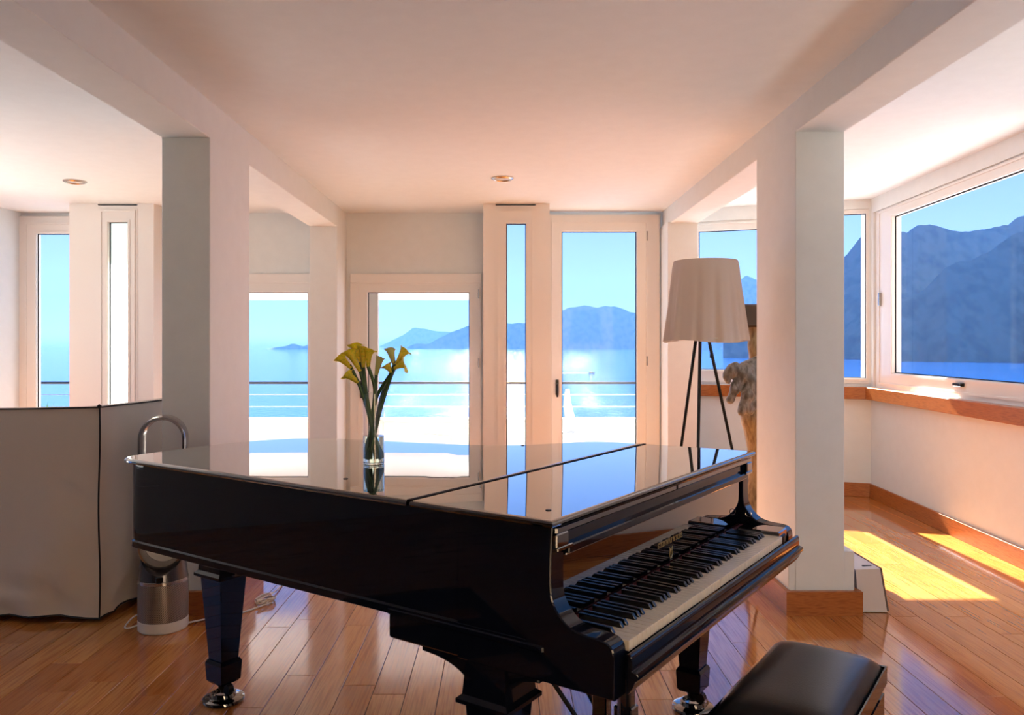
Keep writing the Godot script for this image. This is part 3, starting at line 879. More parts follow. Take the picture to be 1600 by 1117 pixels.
func piano_leg(o: Node3D, u: float, v: float, top: float, bracket: int) -> void:
	var leg_node := Node3D.new()
	leg_node.name = "leg"
	o.add_child(leg_node, true)
	leg_node.position = Vector3(u, 0, -v)
	var m := MB.new()
	var sq := func(h: float) -> PackedVector2Array: return PackedVector2Array([Vector2(-h, -h), Vector2(h, -h), Vector2(h, h), Vector2(-h, h)])
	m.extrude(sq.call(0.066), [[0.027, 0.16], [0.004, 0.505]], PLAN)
	part("shaft", m, M.lacquer_shaded, leg_node, 20.0)
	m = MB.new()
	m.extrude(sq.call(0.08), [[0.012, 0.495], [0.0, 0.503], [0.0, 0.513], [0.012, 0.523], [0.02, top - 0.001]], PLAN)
	part("capital", m, M.lacquer_shaded, leg_node, 20.0)
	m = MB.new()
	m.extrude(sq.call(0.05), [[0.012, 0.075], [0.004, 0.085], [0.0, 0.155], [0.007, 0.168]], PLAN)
	part("cuff", m, M.lacquer_shaded, leg_node, 20.0)
	m = MB.new()
	m.lathe([Vector2(0, 0.078), Vector2(0.026, 0.078), Vector2(0.02, 0.05), Vector2(0.012, 0.04), Vector2(0.012, 0.033), Vector2(0, 0.033)], 16)
	m.tube([Vector3(-0.012, 0.052, 0.03), Vector3(0.012, 0.052, 0.03)], 0.02, 14)
	part("caster", m, M.dark_steel, leg_node)
	m = MB.new()
	m.lathe([Vector2(0, 0.0), Vector2(0.078, 0.0), Vector2(0.081, 0.006), Vector2(0.079, 0.014), Vector2(0.066, 0.020), Vector2(0.05, 0.022), Vector2(0.046, 0.034), Vector2(0.04, 0.036), Vector2(0.036, 0.026), Vector2(0, 0.024)], 36)
	part("caster_cup", m, M.lacquer, leg_node)
	if bracket != 0:
		for sgn in [1.0, -1.0]:
			m = MB.new()
			var reach := 0.16 if sgn > 0.0 else 0.10
			var pr := PackedVector2Array()
			for i in 11:
				var a := PI / 2.0 * i / 10.0
				pr.append(Vector2(sgn * (0.055 + reach * (1.0 - cos(a))), 0.53 + 0.066 * sin(a)))
			pr.append(Vector2(sgn * (0.055 + reach), top - 0.001)); pr.append(Vector2(sgn * 0.03, top - 0.001)); pr.append(Vector2(sgn * 0.03, 0.53))
			m.extrude(pr, [[0.004, -0.055], [0.0, -0.051], [0.0, 0.051], [0.004, 0.055]], SIDE)
			part("bracket", m, M.lacquer_shaded, leg_node)

func build_piano() -> void:
	var o := thing("grand_piano", "polished black grand piano with closed lid and open keyboard", "piano", Vector3(0.10995, 0, -1.86256), atan2(0.82149, 0.57023))
	var L := lid_outline()
	# rim of the case with its proud lower band
	var inset := []
	for i in L.size():
		var a: Vector2 = L[maxi(i - 1, 0)]; var b: Vector2 = L[mini(i + 1, L.size() - 1)]
		var d := (b - a).normalized()
		inset.append(L[i] + Vector2(d.y, -d.x) * 0.024)
	var m := MB.new()
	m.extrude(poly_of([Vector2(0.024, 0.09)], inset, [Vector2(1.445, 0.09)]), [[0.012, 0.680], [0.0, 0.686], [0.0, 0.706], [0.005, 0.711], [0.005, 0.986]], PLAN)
	part("rim", m, M.lacquer_shaded, o, 28.0)
	# lid in two leaves with a half-round edge
	var nose := [[0.011, 0.9865], [0.004, 0.9885], [0.0005, 0.993], [0.0005, 0.998], [0.004, 1.0025], [0.011, 1.005]]
	m = MB.new()
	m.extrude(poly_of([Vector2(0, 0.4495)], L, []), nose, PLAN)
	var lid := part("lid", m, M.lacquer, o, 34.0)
	m = MB.new()
	var fr := PackedVector2Array([Vector2(0.0, 0.0), Vector2(0.0, 0.4405), Vector2(1.456, 0.4405), Vector2(1.4885, 0.0)])
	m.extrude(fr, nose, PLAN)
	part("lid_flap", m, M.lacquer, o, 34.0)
	m = MB.new()
	m.bbox(Vector3(0.728, 1.0025, -0.445), Vector3(1.448, 0.007, 0.014), 0.001)
	part("hinge", m, M.hinge_black, o)
	for b in [Vector2(0.146, 0.824), Vector2(0.103, 0.075), Vector2(1.122, 0.825)]:
		m = MB.new()
		m.lathe([Vector2(0.0075, 1.0045), Vector2(0.0075, 1.0065), Vector2(0.005, 1.0075), Vector2(0, 1.0075)], 14, Vector3(b.x, 0, -b.y))
		part("lid_button", m, M.ebony, lid)
	# moulding under the lid's front edge
	m = MB.new()
	m.bbox(Vector3(0.745, 0.9755, -0.03), Vector3(1.43, 0.021, 0.046), 0.005)
	part("front_moulding", m, M.lacquer, o)
	# name rail above the fallboard
	m = MB.new()
	m.bbox(Vector3(0.745, 0.943, -0.045), Vector3(1.32, 0.048, 0.05), 0.003)
	m.bbox(Vector3(0.745, 0.922, -0.035), Vector3(1.32, 0.02, 0.06), 0.003)
	part("upper_rail", m, M.lacquer_shaded, o)
	m = MB.new()
	m.bbox(Vector3(0.745, 0.9085, -0.026), Vector3(1.312, 0.006, 0.020), 0.0015)
	part("fallboard_strip", m, M.steel, o)
	# fallboard, a polished upright panel behind the keys
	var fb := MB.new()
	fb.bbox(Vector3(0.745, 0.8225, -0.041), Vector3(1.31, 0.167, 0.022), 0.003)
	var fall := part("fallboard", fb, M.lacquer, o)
	var font := SystemFont.new()
	font.font_names = PackedStringArray(["Droid Serif"])
	var tm := TextMesh.new()
	tm.font = font
	tm.text = "STEINWAY & SONS"
	tm.font_size = 32
	tm.pixel_size = 0.00064
	tm.depth = 0.0006
	var tx := part("lettering", tm, M.brass, fall)
	tx.position = Vector3(0.745, 0.808, -0.0295)
	tx.set_meta("label", "gold lettering on the fallboard")
	# lyre emblem
	m = MB.new()
	for s in [-1.0, 1.0]:
		m.tube(smooth_path([Vector3(s * 0.003, 0.768, 0), Vector3(s * 0.011, 0.774, 0), Vector3(s * 0.008, 0.784, 0), Vector3(s * 0.007, 0.794, 0), Vector3(s * 0.012, 0.800, 0)], 4), 0.0012, 6)
	m.tube([Vector3(-0.009, 0.791, 0), Vector3(0.009, 0.791, 0)], 0.0011, 6)
	for x in [-0.003, 0.0, 0.003]: m.tube([Vector3(x, 0.77, 0), Vector3(x, 0.791, 0)], 0.0005, 5)
	m.tube([Vector3(-0.006, 0.766, 0), Vector3(0.006, 0.766, 0)], 0.0015, 6)
	var ly := part("lyre_emblem", m, M.brass, fall)
	ly.position = Vector3(0.75, -0.012, -0.0295)
	m = MB.new()
	m.bbox(Vector3(0.745, 0.7375, -0.0245), Vector3(1.31, 0.006, 0.010), 0.001)
	part("felt_strip", m, M.felt, o)
	# arms
	var prof := [Vector2(0.016, 0.985), Vector2(0.021, 0.90), Vector2(0.020, 0.83), Vector2(0.012, 0.803), Vector2(-0.003, 0.781), Vector2(-0.028, 0.760), Vector2(-0.062, 0.750), Vector2(-0.105, 0.747), Vector2(-0.128, 0.742), Vector2(-0.141, 0.730), Vector2(-0.1445, 0.712)]
	var side := PackedVector2Array()
	for p in smooth_path(prof, 3): side.append(p)
	for p in [Vector2(-0.1445, 0.616), Vector2(0.30, 0.616), Vector2(0.30, 0.985)]: side.append(p)
	for u in [[0.025, 0.086], [1.402, 1.462]]:
		m = MB.new()
		m.extrude(side, [[0.003, u[0]], [0.0, u[0] + 0.003], [0.0, u[1] - 0.003], [0.003, u[1]]], SIDE)
		part("arm", m, M.lacquer_shaded, o, 30.0)
		m = MB.new()
		m.bbox(Vector3((u[0] + u[1]) / 2.0, 0.951, -0.012), Vector3(u[1] - u[0] - 0.004, 0.034, 0.014), 0.003)
		m.bbox(Vector3((u[0] + u[1]) / 2.0 + (0.01 if u[0] < 0.5 else -0.01), 0.931, -0.012), Vector3(u[1] - u[0] + 0.012, 0.010, 0.018), 0.002)
		part("cheek_cap", m, M.lacquer, o)
	# key blocks
	m = MB.new()
	m.bbox(Vector3(1.352, 0.722, 0.065), Vector3(0.098, 0.052, 0.15), 0.004)
	part("key_block", m, M.lacquer, o)
	m = MB.new()
	var rg := []
	for i in 20: rg.append(Vector3(1.400, 0.781 + 0.011 * sin(TAU * i / 20.0), 0.0 + 0.011 * cos(TAU * i / 20.0)))
	m.tube(rg, 0.0016, 6, true)
	part("cheek_ring", m, M.steel, o)
	m = MB.new()
	m.bbox(Vector3(0.745, 0.9755, -0.006), Vector3(0.004, 0.014, 0.004), 0.001)
	part("lid_lock", m, M.ebony, o)
	# keybed with its deeper side panel, and the keyslip
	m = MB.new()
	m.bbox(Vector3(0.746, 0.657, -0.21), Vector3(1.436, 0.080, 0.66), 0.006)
	part("keybed", m, M.lacquer_shaded, o)
	m = MB.new()
	m.bbox(Vector3(0.746, 0.692, -0.29), Vector3(1.45, 0.018, 0.50), 0.004)
	part("side_moulding", m, M.lacquer_shaded, o)
	m = MB.new()
	var slip := PackedVector2Array()
	for p in smooth_path([Vector2(-0.156, 0.66), Vector2(-0.156, 0.706), Vector2(-0.158, 0.712), Vector2(-0.164, 0.714), Vector2(-0.169, 0.709), Vector2(-0.171, 0.70), Vector2(-0.171, 0.68), Vector2(-0.1715, 0.677)], 3): slip.append(p)
	for p in [Vector2(-0.183, 0.674), Vector2(-0.186, 0.668), Vector2(-0.185, 0.660), Vector2(-0.178, 0.655), Vector2(-0.172, 0.640), Vector2(-0.160, 0.622), Vector2(-0.156, 0.622)]: slip.append(p)
	m.extrude(slip, [[0.002, 0.062], [0.0, 0.064], [0.0, 1.448], [0.002, 1.450]], SIDE)
	part("keyslip", m, M.lacquer_shaded, o, 30.0)
	# keys
	var k0 := 0.0875; var pitch := 1.216 / 52.0
	m = MB.new()
	m.bbox(Vector3(0, 0.7225, 0.0655), Vector3(pitch - 0.0017, 0.025, 0.171), 0.0012)
	var wm := m.mesh(20.0)
	var kk := MB.new()
	kk.extrude(PackedVector2Array([Vector2(0.018, 0.70), Vector2(-0.102, 0.70), Vector2(-0.102, 0.737), Vector2(-0.094, 0.7485), Vector2(0.018, 0.7495)]), [[0.0015, -0.006], [0.0, -0.0045], [0.0, 0.0045], [0.0015, 0.006]], SIDE)
	var bm := kk.mesh(30.0)
	for i in 52:
		var w := part("white_key", wm, M.ivory, o)
		w.position = Vector3(k0 + (i + 0.5) * pitch, 0, 0)
		if i < 51 and (i % 7) in [0, 2, 3, 5, 6]:
			var b := part("black_key", bm, M.ebony, o)
			b.position = Vector3(k0 + (i + 1) * pitch, 0, 0)
	# legs and pedal lyre
	piano_leg(o, 0.405, 1.775, 0.681, 0)
	piano_leg(o, 1.395, 0.215, 0.618, 1)
	piano_leg(o, 0.105, 0.225, 0.618, 1)
	var lyre := Node3D.new()
	lyre.name = "pedal_lyre"
	o.add_child(lyre, true)
	for x in [0.655, 0.825]:
		m = MB.new()
		m.bbox(Vector3(x, 0.385, -0.22), Vector3(0.04, 0.47, 0.05), 0.004)
		m.bbox(Vector3(x, 0.20, -0.22), Vector3(0.056, 0.05, 0.066), 0.004)
		part("post", m, M.lacquer, lyre)
	m = MB.new()
	m.bbox(Vector3(0.74, 0.12, -0.21), Vector3(0.30, 0.10, 0.12), 0.01)
	part("pedal_box", m, M.lacquer, lyre)
	for x in [0.66, 0.74, 0.82]:
		m = MB.new()
		m.bbox(Vector3(x, 0.085, -0.09), Vector3(0.03, 0.012, 0.16), 0.005)
		part("pedal", m, M.brass, lyre)
	for x in [0.69, 0.79]:
		m = MB.new()
		m.tube([Vector3(x, 0.13, -0.26), Vector3(lerpf(x, 0.74, -1.2), 0.617, -0.66)], 0.008, 8)
		part("stay_rod", m, M.dark_steel, lyre)
	for x in [0.705, 0.775]:
		m = MB.new()
		m.tube([Vector3(x, 0.15, -0.22), Vector3(x, 0.617, -0.22)], 0.005, 8)
		part("pedal_rod", m, M.steel, lyre)

func build_bench() -> void:
	# stands square to the keyboard
	var turn := atan2(0.82149, 0.57023)
	var b := Basis(Vector3.UP, turn)
	var o := thing("piano_bench", "black leather piano bench in front of the keyboard", "bench", Vector3(0.10995, 0, -1.86256) + b * Vector3(0.648, 0, 0.392), turn)
	o.scale.y = 1.055
	var m := MB.new()
	# upholstered cushion: rounded slab with a crowned top
	var n := 22
	var hx := 0.281; var hz := 0.152
	var pt := func(i: int, k: int) -> Vector3:
		var a := lerpf(-1.0, 1.0, float(i) / n); var c := lerpf(-1.0, 1.0, float(k) / n)
		var ex := 1.0 - pow(absf(a), 9.0); var ez := 1.0 - pow(absf(c), 7.0)
		return Vector3(a * hx, 0.452 + 0.050 * pow(maxf(ex, 0.0), 0.5) * pow(maxf(ez, 0.0), 0.5) + 0.010 * (1.0 - a * a) * (1.0 - c * c), c * hz)
	for i in n:
		for k in n:
			m.quad(pt.call(i, k), pt.call(i + 1, k), pt.call(i + 1, k + 1), pt.call(i, k + 1), Vector3.UP)
	m.box(Vector3(0, 0.446, 0), Vector3(hx * 2, 0.012, hz * 2))
	part("cushion", m, M.leather, o, 50.0)
	m = MB.new()
	m.slab(-0.295, 0.295, -0.158, 0.158, 0.415, 0.462, [[-0.284, 0.284, -0.154, 0.154]])
	m.box(Vector3(0, 0.0, 0.425), Vector3(0.56, 0.30, 0.012))
	part("seat_frame", swap_yz(m), M.lacquer_shaded, o)
	m = MB.new()
	m.slab(-0.287, 0.287, -0.152, 0.152, 0.33, 0.39, [[-0.262, 0.262, -0.13, 0.13]])
	part("apron", swap_yz(m), M.lacquer_shaded, o)
	for sx in [-0.15, 0.15]:
		m = MB.new()
		m.tube([Vector3(sx, 0.345, -0.12), Vector3(-sx, 0.42, -0.12)], 0.008, 6)
		m.tube([Vector3(sx, 0.345, 0.12), Vector3(-sx, 0.42, 0.12)], 0.008, 6)
		part("lift_arm", m, M.dark_steel, o)
	for sx in [-1.0, 1.0]:
		for sz in [-1.0, 1.0]:
			m = MB.new()
			m.extrude(PackedVector2Array([Vector2(-0.024, -0.024), Vector2(0.024, -0.024), Vector2(0.024, 0.024), Vector2(-0.024, 0.024)]), [[0.006, 0.0], [0.0, 0.335]], PLAN)
			var lg := part("leg", m, M.lacquer_shaded, o)
			lg.position = Vector3(sx * 0.26, 0, sz * 0.125)
		m = MB.new()
		m.lathe([Vector2(0, -0.02), Vector2(0.028, -0.02), Vector2(0.03, 0.0), Vector2(0.022, 0.03), Vector2(0, 0.03)], 18)
		var kn := part("height_knob", m, M.lacquer_shaded, o)
		kn.position = Vector3(sx * 0.31, 0.375, 0)
		kn.rotation.z = PI / 2.0

# ------------------------------------------------------------------ vase
func build_vase() -> void:
	var base := Vector3(-0.4495, 1.0052, -2.767)
	var o := thing("glass_vase", "tall clear glass cylinder vase standing on the piano lid", "vase", base)
	var m := MB.new()
	m.lathe([Vector2(0, 0.0), Vector2(0.034, 0.0), Vector2(0.0362, 0.002), Vector2(0.0362, 0.0075), Vector2(0, 0.0075)], 40)
	part("base", m, M.thick_glass, o, 30.0)
	m = MB.new()
	m.lathe([Vector2(0.0362, 0.0076), Vector2(0.0362, 0.240)], 48)
	part("wall", m, M.vase_glass, o, 60.0)
	m = MB.new()
	var ring := []
	for i in 48: ring.append(Vector3(cos(TAU * i / 48.0) * 0.0362, 0.240, sin(TAU * i / 48.0) * 0.0362))
	m.tube(ring, 0.0009, 6, true)
	part("lip", m, M.thick_glass, o, 60.0)
	m = MB.new()
	m.lathe([Vector2(0, 0.0072), Vector2(0.0358, 0.0072), Vector2(0.0358, 0.0945), Vector2(0, 0.0945)], 48)
	part("water", m, M.vase_water, o, 40.0)
	# callas: mouth, throat, bend, foot (metres from the vase's foot) and opening size
	var px := 0.002193
	var fl := [
		["drooping yellow calla lily reaching farthest towards the columns", [529, 556], [549, 575], [567, 618], [592, 712], 0.0, 0.020, -0.018, 0],
		["low yellow calla lily hanging under the drooping one", [542, 582], [562, 597], [573, 632], [596, 714], 0.03, 0.022, 0.015, 0],
		["large upright yellow calla lily at the top of the dense cluster", [552, 536], [562, 566], [573, 622], [590, 715], -0.02, 0.023, -0.01, 0],
		["wide open yellow calla lily leaning out of the dense cluster", [545, 546], [564, 580], [576, 630], [594, 712], 0.015, 0.024, 0.012, 0],
		["yellow calla lily wedged inside the dense cluster", [567, 540], [568, 574], [574, 625], [587, 713], 0.0, 0.018, 0.004, 0],
		["upright yellow calla lily at the edge of the dense cluster", [577, 543], [576, 573], [586, 608], [576, 714], 0.01, 0.021, 0.012, 0],
		["small pale half-closed calla lily between the two clusters", [594, 556], [588, 586], [586, 615], [580, 713], 0.0, 0.012, 0.0, 1],
		["short yellow calla lily facing out of the leaning pair", [604, 568], [614, 581], [589, 620], [573, 712], 0.035, 0.020, -0.012, 0],
		["pale upright calla lily behind the leaning pair", [607, 543], [615, 570], [597, 614], [571, 713], -0.02, 0.017, -0.016, 1],
		["pointed yellow calla lily at the outer tip of the bouquet", [634, 543], [619, 570], [598, 618], [575, 714], -0.005, 0.019, -0.01, 0],
		["broad yellow calla lily with mouth turned down at bouquet's edge", [636, 566], [617, 575], [600, 625], [577, 712], 0.025, 0.022, 0.016, 0],
	]
	for f in fl:
		var P := func(a: Array, z: float) -> Vector3: return Vector3((a[0] - 584.0) * px, (724.0 - a[1]) * px, z)
		var mouth: Vector3 = P.call(f[1], f[5]); var throat: Vector3 = P.call(f[2], f[5] * 0.8); var bend: Vector3 = P.call(f[3], f[5] * 0.3 + f[7] * 0.5); var foot: Vector3 = P.call(f[4], f[7])
		foot.x = clampf(foot.x, -0.024, 0.024); foot.y = 0.016
		var c := thing("calla_lily", f[0], "flower", base, 0.0, "calla lilies in the glass vase")
		var low := bend.lerp(foot, 0.45)
		var rim := 0.029
		var flat := Vector2(low.x, low.z)
		if flat.length() > rim - 0.006: flat = flat.normalized() * (rim - 0.006)
		low = Vector3(flat.x, low.y, flat.y)
		m = MB.new()
		var dirv := (mouth - throat).normalized()
		var path := smooth_path([foot, low, bend, throat, throat + dirv * 0.008], 6)
		var rr := []
		for i in path.size(): rr.append(lerpf(0.0052, 0.0062, float(i) / path.size()))
		m.tube(path, rr, 8)
		part("stem", m, M.stem_green, c, 60.0)
		# spathe: a funnel whose lip flares and runs to a point on one side
		var ax := dirv
		var ref := Vector3(0.25, 0.2, 1.0)
		var e1 := (ref - ax * ref.dot(ax)).normalized()
		var e2 := ax.cross(e1)
		var len := mouth.distance_to(throat)
		var R: float = f[6]
		m = MB.new()
		var ns := 12; var na := 24
		var sp := func(i: int, k: int) -> Vector3:
			var s := float(i) / ns; var a := TAU * k / na
			var r := 0.0064 + 0.0068 * s + (R * 1.15 - 0.0132) * pow(s, 4.5)
			var tip := pow(maxf(0.0, cos(a - 2.2)), 3.0)
			r *= 1.0 + 0.45 * tip * pow(s, 4.0)
			var up := len * s - 0.42 * R * pow(s, 11.0) + 0.45 * R * cos(a - 2.2 + PI) * pow(s, 3.0)
			up += 0.25 * R * tip * pow(s, 5.0) + 0.10 * R * sin(3.0 * a + 0.7) * pow(s, 4.0)
			return throat + ax * up + (e1 * cos(a) + e2 * sin(a)) * r
		for i in ns:
			for k in na:
				var p0: Vector3 = sp.call(i, k)
				var am := TAU * (k + 0.5) / na
				m.quad(p0, sp.call(i, k + 1), sp.call(i + 1, k + 1), sp.call(i + 1, k), e1 * cos(am) + e2 * sin(am) - ax * 0.3)
		part("spathe", m, M.petal_pale if f[8] else M.petal, c, 70.0)
		m = MB.new()
		m.tube([throat + ax * len * 0.2, throat + ax * len * 0.5, throat + ax * len * 0.86], [0.003, 0.0034, 0.0015], 8)
		part("spadix", m, M.spadix, c, 60.0)

# ------------------------------------------------------------------ floor lamp
func build_floor_lamp() -> void:
	var o := thing("floor_lamp", "tripod floor lamp with pleated greige fabric shade behind the piano", "lamp", Vector3(1.118, 0, -4.50))
	var m := MB.new()
	var na := 168; var nt := 14
	var sp := func(i: int, k: int) -> Vector3:
		var s := float(i) / nt; var a := TAU * k / na
		var r := lerpf(0.178, 0.229, s)
		r += 0.008 * pow(s, 1.1) * (sin(a * 15.0) + 0.8 * sin(a * 10.0 + 1.3)) + 0.004 * s * sin(a * 27.0 + 0.5)
		if i == 0: r = 0.174
		var y := lerpf(1.875, 1.428, s) + (0.008 * sin(a * 3.0 + 0.4) * s * s)
		return Vector3(cos(a) * r, y, sin(a) * r)
	for i in nt:
		for k in na:
			var am := TAU * (k + 0.5) / na
			m.quad(sp.call(i, k), sp.call(i, k + 1), sp.call(i + 1, k + 1), sp.call(i + 1, k), Vector3(cos(am), 0.1, sin(am)))
	part("shade", m, M.shade_cloth, o, 60.0)
	for y in [[1.874, 0.174], [1.445, 0.218]]:
		m = MB.new()
		var ring := []
		for i in 40: ring.append(Vector3(cos(TAU * i / 40.0) * (y[1] - 0.004), y[0], sin(TAU * i / 40.0) * (y[1] - 0.004)))
		m.tube(ring, 0.0025, 6, true)
		part("shade_ring", m, M.frame_white, o, 60.0)
	for a in [[-0.174, -0.33], [-0.15, 0.38], [0.375, -0.20]]:
		m = MB.new()
		var foot := Vector3(a[0], 0.0, a[1])
		m.tube([foot, foot * 0.05 + Vector3(-0.025, 1.56, 0)], [0.0075, 0.0095], 10)
		part("leg", m, M.lamp_black, o)
	m = MB.new()
	m.lathe([Vector2(0, 1.53), Vector2(0.035, 1.53), Vector2(0.035, 1.57), Vector2(0.014, 1.58), Vector2(0.014, 1.63), Vector2(0, 1.63)], 16, Vector3(-0.02, 0, 0))
	part("socket", m, M.lamp_black, o)
	m = MB.new()
	for i in 3:
		var f := TAU * i / 3.0 + 0.4
		m.tube([Vector3(-0.02, 1.625, 0), Vector3(cos(f) * 0.171, 1.872, sin(f) * 0.171)], 0.002, 6)
	part("shade_carrier", m, M.frame_white, o)
	m = MB.new()
	m.lathe([Vector2(0, 1.63), Vector2(0.014, 1.635), Vector2(0.03, 1.68), Vector2(0.026, 1.72), Vector2(0, 1.735)], 16, Vector3(-0.02, 0, 0))
	part("bulb", m, M.plastic_white, o)
	m = MB.new()
	m.tube([Vector3(0.0, 1.55, 0.02), Vector3(0.022, 1.36, 0.022)], 0.0012, 5)
	m.lathe([Vector2(0, 1.335), Vector2(0.005, 1.337), Vector2(0.004, 1.36), Vector2(0, 1.362)], 8, Vector3(0.022, 0, 0.022))
	part("pull_cord", m, M.lamp_black, o)

# ------------------------------------------------------------------ covered sofa
func build_sofa() -> void:
	# a high-backed sofa seen from behind under a pale slip cover with dark piping
	var o := thing("covered_sofa", "high-backed sofa under a pale slipcover with dark piping", "sofa", Vector3(-2.062, 0, -4.105))
	var nz := FastNoiseLite.new(); nz.seed = 4; nz.frequency = 2.2; nz.fractal_octaves = 2
	# back panel runs to -x, side panel runs to -z; local origin at the outer corner
	var hem := func(s: float) -> float: return 0.012 + 0.016 * (nz.get_noise_1d(s * 0.55) + 0.5) + 0.012 * sin(s * 4.4)
	var panels := [["back_panel", Vector3(-2.45, 0, -0.10), 36], ["side_panel", Vector3(0.10, 0, -0.92), 20]]
	for pn in panels:
		var run: Vector3 = pn[1]
		var d := run.normalized(); var ln := run.length()
		var out := d.cross(Vector3.UP) * (1.0 if pn[0] == "side_panel" else -1.0)
		if pn[0] == "back_panel": out = Vector3(0, 0, 1)
		else: out = Vector3(1, 0, 0.1).normalized()
		var n: int = pn[2]
		var nh := 26
		var m := MB.new()
		var grid := func(i: int, k: int, face: float) -> Vector3:
			var s := ln * i / n; var t := float(k) / nh
			var topy := 1.092 - 0.012 * sin(s * 2.2) * (1.0 if pn[0] == "back_panel" else 0.4)
			var y := lerpf(hem.call(s * (1.0 if pn[0] == "back_panel" else 1.3)), topy, t)
			var drape := 0.055 * nz.get_noise_2d(s * 1.4, t * 0.5) * pow(1.0 - t, 1.3) * smoothstep(0.0, 0.15, s)
			drape += 0.035 * nz.get_noise_2d(s * 2.6 + 9.0, t * 3.5) * pow(1.0 - t, 3.5) * smoothstep(0.0, 0.1, s)
			return d * s + out * (drape * face - 0.09 * (1.0 - face)) + Vector3(0, y, 0)
		for i in n:
			for k in nh:
				m.quad(grid.call(i, k, 1.0), grid.call(i + 1, k, 1.0), grid.call(i + 1, k + 1, 1.0), grid.call(i, k + 1, 1.0), out)
				m.quad(grid.call(i, k, 0.0), grid.call(i + 1, k, 0.0), grid.call(i + 1, k + 1, 0.0), grid.call(i, k + 1, 0.0), -out)
			m.quad(grid.call(i, nh, 0.0), grid.call(i + 1, nh, 0.0), grid.call(i + 1, nh, 1.0), grid.call(i, nh, 1.0), Vector3.UP)
		for k in nh:
			m.quad(grid.call(n, k, 0.0), grid.call(n, k + 1, 0.0), grid.call(n, k + 1, 1.0), grid.call(n, k, 1.0), d)
		part(pn[0], m, M.slip_fabric, o, 70.0)
		for edge in [nh, 0]:
			var line := []
			for i in n + 1: line.append(grid.call(i, edge, 1.0) + out * 0.003)
			m = MB.new()
			m.tube(line, 0.0045, 6)
			part("piping", m, M.piping, o, 60.0)
	var up := []
	for k in 15:
		var t := k / 14.0
		up.append(Vector3(0.002 + 0.004 * sin(t * 9.0), lerpf(0.014, 1.097, t), 0.004))
	var m2 := MB.new()
	m2.tube(up, 0.0048, 6)
	part("piping", m2, M.piping, o, 60.0)
	m2 = MB.new()
	m2.lathe([Vector2(0, 1.085), Vector2(0.010, 1.09), Vector2(0.011, 1.10), Vector2(0, 1.108)], 10, Vector3(0.0, 0, 0.0))
	part("piping_knot", m2, M.piping, o, 60.0)
	m2 = MB.new()
	m2.bbox(Vector3(-1.2, 0.23, -0.52), Vector3(2.1, 0.44, 0.72), 0.05)
	part("seat", m2, M.slip_fabric, o)

